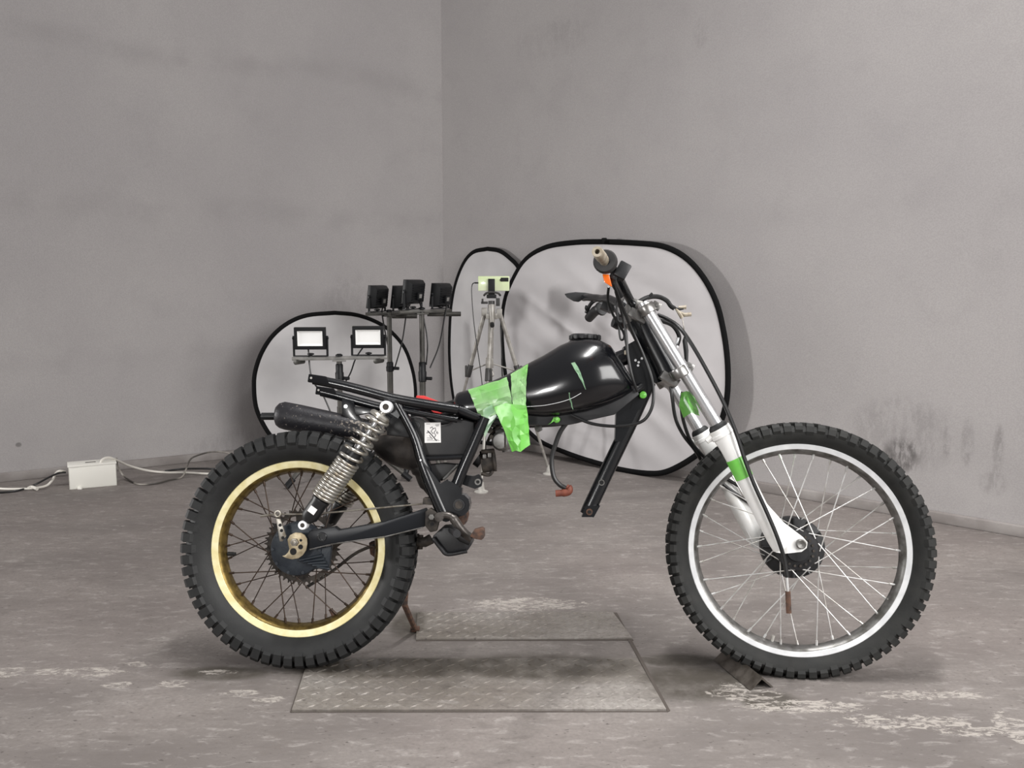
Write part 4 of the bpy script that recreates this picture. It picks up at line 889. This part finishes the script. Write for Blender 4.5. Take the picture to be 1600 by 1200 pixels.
# axle
mb = MB(); a = leg(1251, 850, 1, .102); b = leg(1251, 850, -1, .102); mb.cyl(a, b, .0085, 18); mb.lathe([(.0085, .001), (.0128, .001), (.0128, -.006), (.010, -.008), (.0, -.006)], a, (0, 1, 0), 20); mb.build('front_axle', M['alloy_dull'], bike)
mb = MB(); r1 = [leg(1150, 741, 1, FN + .0245)]
def tband(mb, x0, y0, x1, y1, s, r): 
    a, b = leg(x0, y0, s), leg(x1, y1, s); mb.tube([a, a.lerp(b, .5), b], [r, r - .0004, r - .0006], 24, cap=False)
mb = MB(); tband(mb, 1148, 716, 1163, 746, 1, .0240); mb.build('tape_band', M['tape_solid'], bike, sharp=180, label='green tape band around the near white fork leg')
tape([[(1064, 614, .07), (1072, 611, .08), (1083, 614, .075)], [(1061, 634, .06), (1075, 628, .092), (1090, 640, .07)], [(1068, 653, .05), (1080, 645, .085), (1093, 650, .055)]], M['tape_solid'], crinkle=2.0, label='crumpled green tape flag between the fork tubes')
# triple clamps
def clamp(mb, x, y, dx, dy, h, ext):
    for s in (1, -1):
        c = leg(x, y, s); mb.lathe([(.0178, -h), (.0235, -h), (.0245, -h * .8), (.0245, h * .8), (.0235, h), (.0178, h)], c, axd, 22, closed=True)
        e = leg(x + dx, y + dy, s); mb.box(c.lerp(e, .9), (.022, .020, .018), Matrix.Rotation(.5, 3, 'Y')); mb.cyl(e + Vector((0, -.014, 0)), e + Vector((0, .014, 0)), .0055, 10)
    c1, c2 = leg(x - ext, y + ext * .35, 1, .07), leg(x - ext, y + ext * .35, -1, .07)
    m_ = (c1 + c2) / 2; mb.box(m_ + Vector((.012, 0, 0)), (.05, .15, .022), Matrix.Rotation(math.radians(31), 3, 'Y'))
mb = MB(); clamp(mb, 1010, 484, 17, -7, .013, 16); mb.build('top_clamp', M['clamp_alloy'], bike, sharp=35, bevel=.001, label='polished upper triple clamp')
mb = MB(); clamp(mb, 1062, 582, 17, -10, .014, 18); mb.build('lower_clamp', M['clamp_alloy'], bike, sharp=35, bevel=.001, label='silver lower triple clamp')
mb = MB(); bolt(mb, 1052, 594, -.01, .05, 6, 6); mb.build('stem_nut', M['rust'], bike)
mb = MB(); mb.tube([P(994, 474, .09), P(1003, 476, .09)], .010, 12); mb.build('tube_cap', M['alloy_dull'], bike)

# --- handlebars
hb = MB()
HN = [P(990, 479, .05), P(984, 468, .07), P(968, 436, .17), P(960, 424, .23), P(952, 414, .27), P(940, 400, .33), P(936, 394, .36)]
hpts = [Vector((p.x, -p.y, p.z)) for p in reversed(HN)] + HN
hb.tube(spline(hpts, 6), .0112, 14); bar = hb.build('handlebar', M['gloss_black'], bike, label='black handlebar')
mb = MB(); mb.tube(Ps([(984, 468), (975, 450)], .0)[:0] or [HN[1].lerp(HN[2], .35), Vector((HN[1].lerp(HN[2], .35).x, -HN[1].lerp(HN[2], .35).y, HN[1].lerp(HN[2], .35).z))], .007, 10); mb.build('cross_brace', M['chrome'], bar)
for s in (1, -1):
    mb = MB(); p = Vector((HN[0].x, HN[0].y * s, HN[0].z)); mb.box(p + Vector((.004, 0, -.012)), (.036, .03, .045), Matrix.Rotation(.5, 3, 'Y')); mb.cyl(p + Vector((0, -.015, 0)), p + Vector((0, .015, 0)), .020, 16); mb.build('bar_clamp', M['clamp_alloy'], bar, bevel=.003)
gd = (P(932, 389, .40) - P(944, 404, .30)).normalized()
g0 = P(946, 409, .285)
mb = MB(); mb.lathe([(.0, -.004), (.023, -.004), (.029, .0), (.0295, .010), (.026, .018), (.0135, .020)], g0 - gd * .006, gd, 24); mb.build('throttle_housing', M['plastic_black'], bar, label='dark round throttle flange')
mb = MB(); mb.lathe([(.0125, .0), (.0125, .05), (.0135, .052), (.0135, .09), (.0125, .112), (.0125, .112), (.006, .112), (.006, .09)], g0, gd, 20); mb.build('throttle_tube', M['beige'], bar, label='bare beige throttle tube without grip')
mb = MB(); c = P(972, 424, .24); mb.box(c, (.030, .045, .040), Matrix.Rotation(.5, 3, 'Y')); mb.box(c + Vector((-.018, 0, -.008)), (.02, .03, .03), Matrix.Rotation(.5, 3, 'Y')); mb.build('switch_box', M['satin_black'], bar, bevel=.004)
mb = MB(); mb.loft([[P(950, 429, .22), P(942, 428, .22), P(944, 439, .22), P(954, 448, .22)], [P(952, 429, .27), P(941, 428, .27), P(944, 441, .27), P(957, 449, .27)]]); mb.build('indicator_lens', M['orange'], bar, bevel=.003, label='orange indicator under the throttle')
# levers and wiring at the near grip
mb = MB(); mb.tube(spline([P(962, 428, .22), P(958, 440, .2), P(964, 452, .16), P(970, 462, .12)], 5), .0075, 10); mb.tube(spline([P(956, 424, .24), P(959, 432, .25), P(957, 442, .24)], 4), .006, 8); mb.build('lever_perch', M['satin_black'], bar)
# far side: mirror, lever, perch, indicator
mb = MB()
mo = [(882, 459), (888, 457.5), (899, 456), (914, 457), (926, 459), (931, 462), (928, 466), (918, 465), (910, 468), (904, 471.5), (896, 470), (886, 464)]
mb.prism(Ps(mo, -.36), (0, .012, 0)); mi = mb.build('mirror', M['satin_black'], bar, bevel=.003, label='small black leaf-shaped mirror, far side')
mb = MB(); mb.tube(Ps([(926, 462), (945, 464), (958, 465.5)], -.33), .0045, 8); mb.build('mirror_stem', M['satin_black'], mi)
hp = [Vector((p.x, -p.y, p.z)) for p in HN]
mb = MB(); mb.tube([P(942, 480, -.30), P(930, 486, -.34), P(920, 497, -.38)], [.017, .0155, .0145], 16); mb.lathe([(0, -.004), (.021, -.003), (.022, .004), (0, .005)], P(940, 482, -.30), P(930, 488, -.33) - P(940, 482, -.30), 18); mb.build('hand_grip', M['satin_black'], bar, label='dark far hand grip')
mb = MB(); mb.tube(spline([P(948, 470, -.25), P(936, 468, -.3), P(926, 472, -.34), P(920, 480, -.36), P(916, 489, -.37)], 5), .006, 8); mb.tube(spline([P(917, 478, -.36), P(916, 482, -.36), P(920, 488, -.37)], 3), .005, 8); mb.box(P(950, 476, -.24), (.035, .04, .04), Matrix.Rotation(.4, 3, 'Y')); mb.build('clutch_lever', M['satin_black'], bar, bevel=.002)
mb = MB(); mb.box(P(958, 478, -.2), (.03, .04, .035)); mb.tube(spline([P(962, 472, -.18), P(966, 486, -.16), P(970, 496, -.15)], 3), .011, 10); mb.build('switch_housing', M['satin_black'], bar, bevel=.004)
mb = MB(); mb.tube([P(966, 478, -.13), P(985, 500, -.05)], .0115, 14); mb.tube([P(972, 472, -.10), P(988, 484, -.04)], .010, 14); mb.build('handlebar_riser', M['chrome'], bar)
mb = MB(); mb.loft([[P(975, 505, -.12), P(984, 504, -.12), P(985, 513, -.12), P(977, 514, -.12)], [P(976, 506, -.16), P(983, 505, -.16), P(984, 512, -.16), P(978, 513, -.16)]]); mb.build('indicator_lens', M['orange'], bar, bevel=.003, label='orange indicator on the far side')
mb = MB(); mb.lathe([(0, -.02), (.016, -.016), (.019, 0), (.016, .016), (0, .02)], P(966, 505, -.14), (1, .3, -.3), 14); mb.build('indicator_body', M['satin_black'], bar)

# --- cables, hoses, wires
def hose(name, pts, r, m='cable', label=None, k=6):
    mb = MB(); mb.tube(spline([P(*q) for q in pts], k), r, 8); return mb.build(name, M[m], bike, label=label)
hose('brake_cable', [(1028, 492, .04), (1044, 499, .06), (1062, 512, .09), (1082, 540, .11), (1105, 580, .12), (1130, 628, .125), (1150, 676, .125), (1163, 716, .124), (1178, 756, .124), (1198, 800, .124), (1214, 838, .124), (1225, 872, .12), (1230, 902, .12)], .0052, label='long black front brake cable down the fork leg')
mb = MB(); mb.tube([P(1229, 898, .12), P(1231, 925, .12)], .0036, 8); o_ = mb.build('cable_end', M['spoke_steel'], bike); mb = MB(); mb.tube([P(1231, 924, .12), P(1232.5, 958, .12)], .0066, 10); mb.build('cable_end_sleeve', M['rust'], o_, label='brown loose cable end sleeve')
hose('speedometer_cable', [(1048, 602, .0), (1051, 625, .0), (1056, 655, -.01), (1068, 680, -.02), (1085, 702, -.05), (1100, 725, -.08), (1125, 752, -.075), (1150, 772, -.07), (1185, 796, -.07), (1215, 820, -.07)], .005)
hose('vent_hose', [(1066, 612, .02), (1065, 640, .02), (1070, 665, .0), (1080, 690, -.03), (1098, 712, -.07), (1128, 742, -.068), (1155, 760, -.062), (1180, 775, -.06)], .0048)
hose('throttle_cable', [(958, 442, .22), (968, 468, .16), (985, 510, .10), (1004, 552, .08), (1018, 590, .08), (1021, 622, .09), (1015, 645, .09), (1000, 660, .085), (965, 666, .08), (925, 662, .075), (893, 649, .07)], .0042)
hose('clutch_cable', [(962, 455, .14), (972, 490, .10), (978, 520, .09), (981, 555, .09), (988, 590, .085), (996, 612, .07)], .004)
hose('wire_loom', [(951, 448, .2), (950, 470, .15), (958, 492, .1), (968, 508, .08), (975, 522, .07), (980, 545, .065), (984, 570, .06)], .0035)
hose('wire_loom', [(962, 470, .05), (966, 500, .05), (969, 528, .05), (974, 530, .05), (976, 520, .05)], .0028)
mb = MB(); mb.box(P(978, 551, .085), (.009, .009, .011)); mb.build('wire_connector', M['beige'], bike, bevel=.001)
hose('wire_loom', [(990, 500, .04), (992, 480, .05), (1000, 471, .05), (1015, 464, .04), (1030, 464, .03), (1042, 470, .03), (1048, 478, .03), (1054, 482, .03)], .0065, label='dark wire bundle over the upper clamp')
hose('wire_loom', [(1015, 462, .045), (1019, 458, .045)], .003); hose('wire_loom', [(1048, 478, .03), (1060, 483, .03), (1068, 482, .03)], .003)
for q, z in ((((1056, 482), (1062, 490), (1066, 497)), 'beige'), (((1058, 486), (1070, 492), (1080, 491)), 'beige'), (((1060, 480), (1072, 480)), 'beige')):
    mb = MB(); mb.tube(Ps(q, .03), [.003] + [.0055] * (len(q) - 1), 8); mb.build('wire_connector', M[z], bike, label='bare beige wire connector')
hose('sensor_wire', [(1066, 497, .03), (1068, 510, .03), (1070, 525, .02)], .0012, 'steel')
mb = MB(); mb.tube(Ps([(1070, 525), (1070, 532), (1072, 548), (1072.5, 568)], .02), [.002, .0065, .0065, .0045], 10); mb.build('cable_boot', M['rubber'], bike)
hose('wire_loom', [(1029, 500, .0), (1050, 508, -.02), (1061, 525, -.03), (1058, 540, -.03)], .006)
hose('cable_ferrule', [(1060, 528, -.03), (1057, 543, -.03)], .0055, 'alloy')
hose('spark_plug_lead', [(886, 660, .05), (876, 674, .05), (868, 694, .05), (862, 718, .05), (865, 744, .05), (874, 757, .05), (884, 763, .05)], .0062, label='thick black lead hanging below the tank')
mb = MB(); mb.tube(spline([P(885, 760, .05), P(889, 763, .05), P(888, 768, .05), P(880, 770, .05), P(868, 771, .05)], 4), [.007] * 3 + [.0105] * 10 + [.009] * 4, 14); mb.build('spark_plug_cap', M['plug_brown'], bike, label='brown spark plug cap')
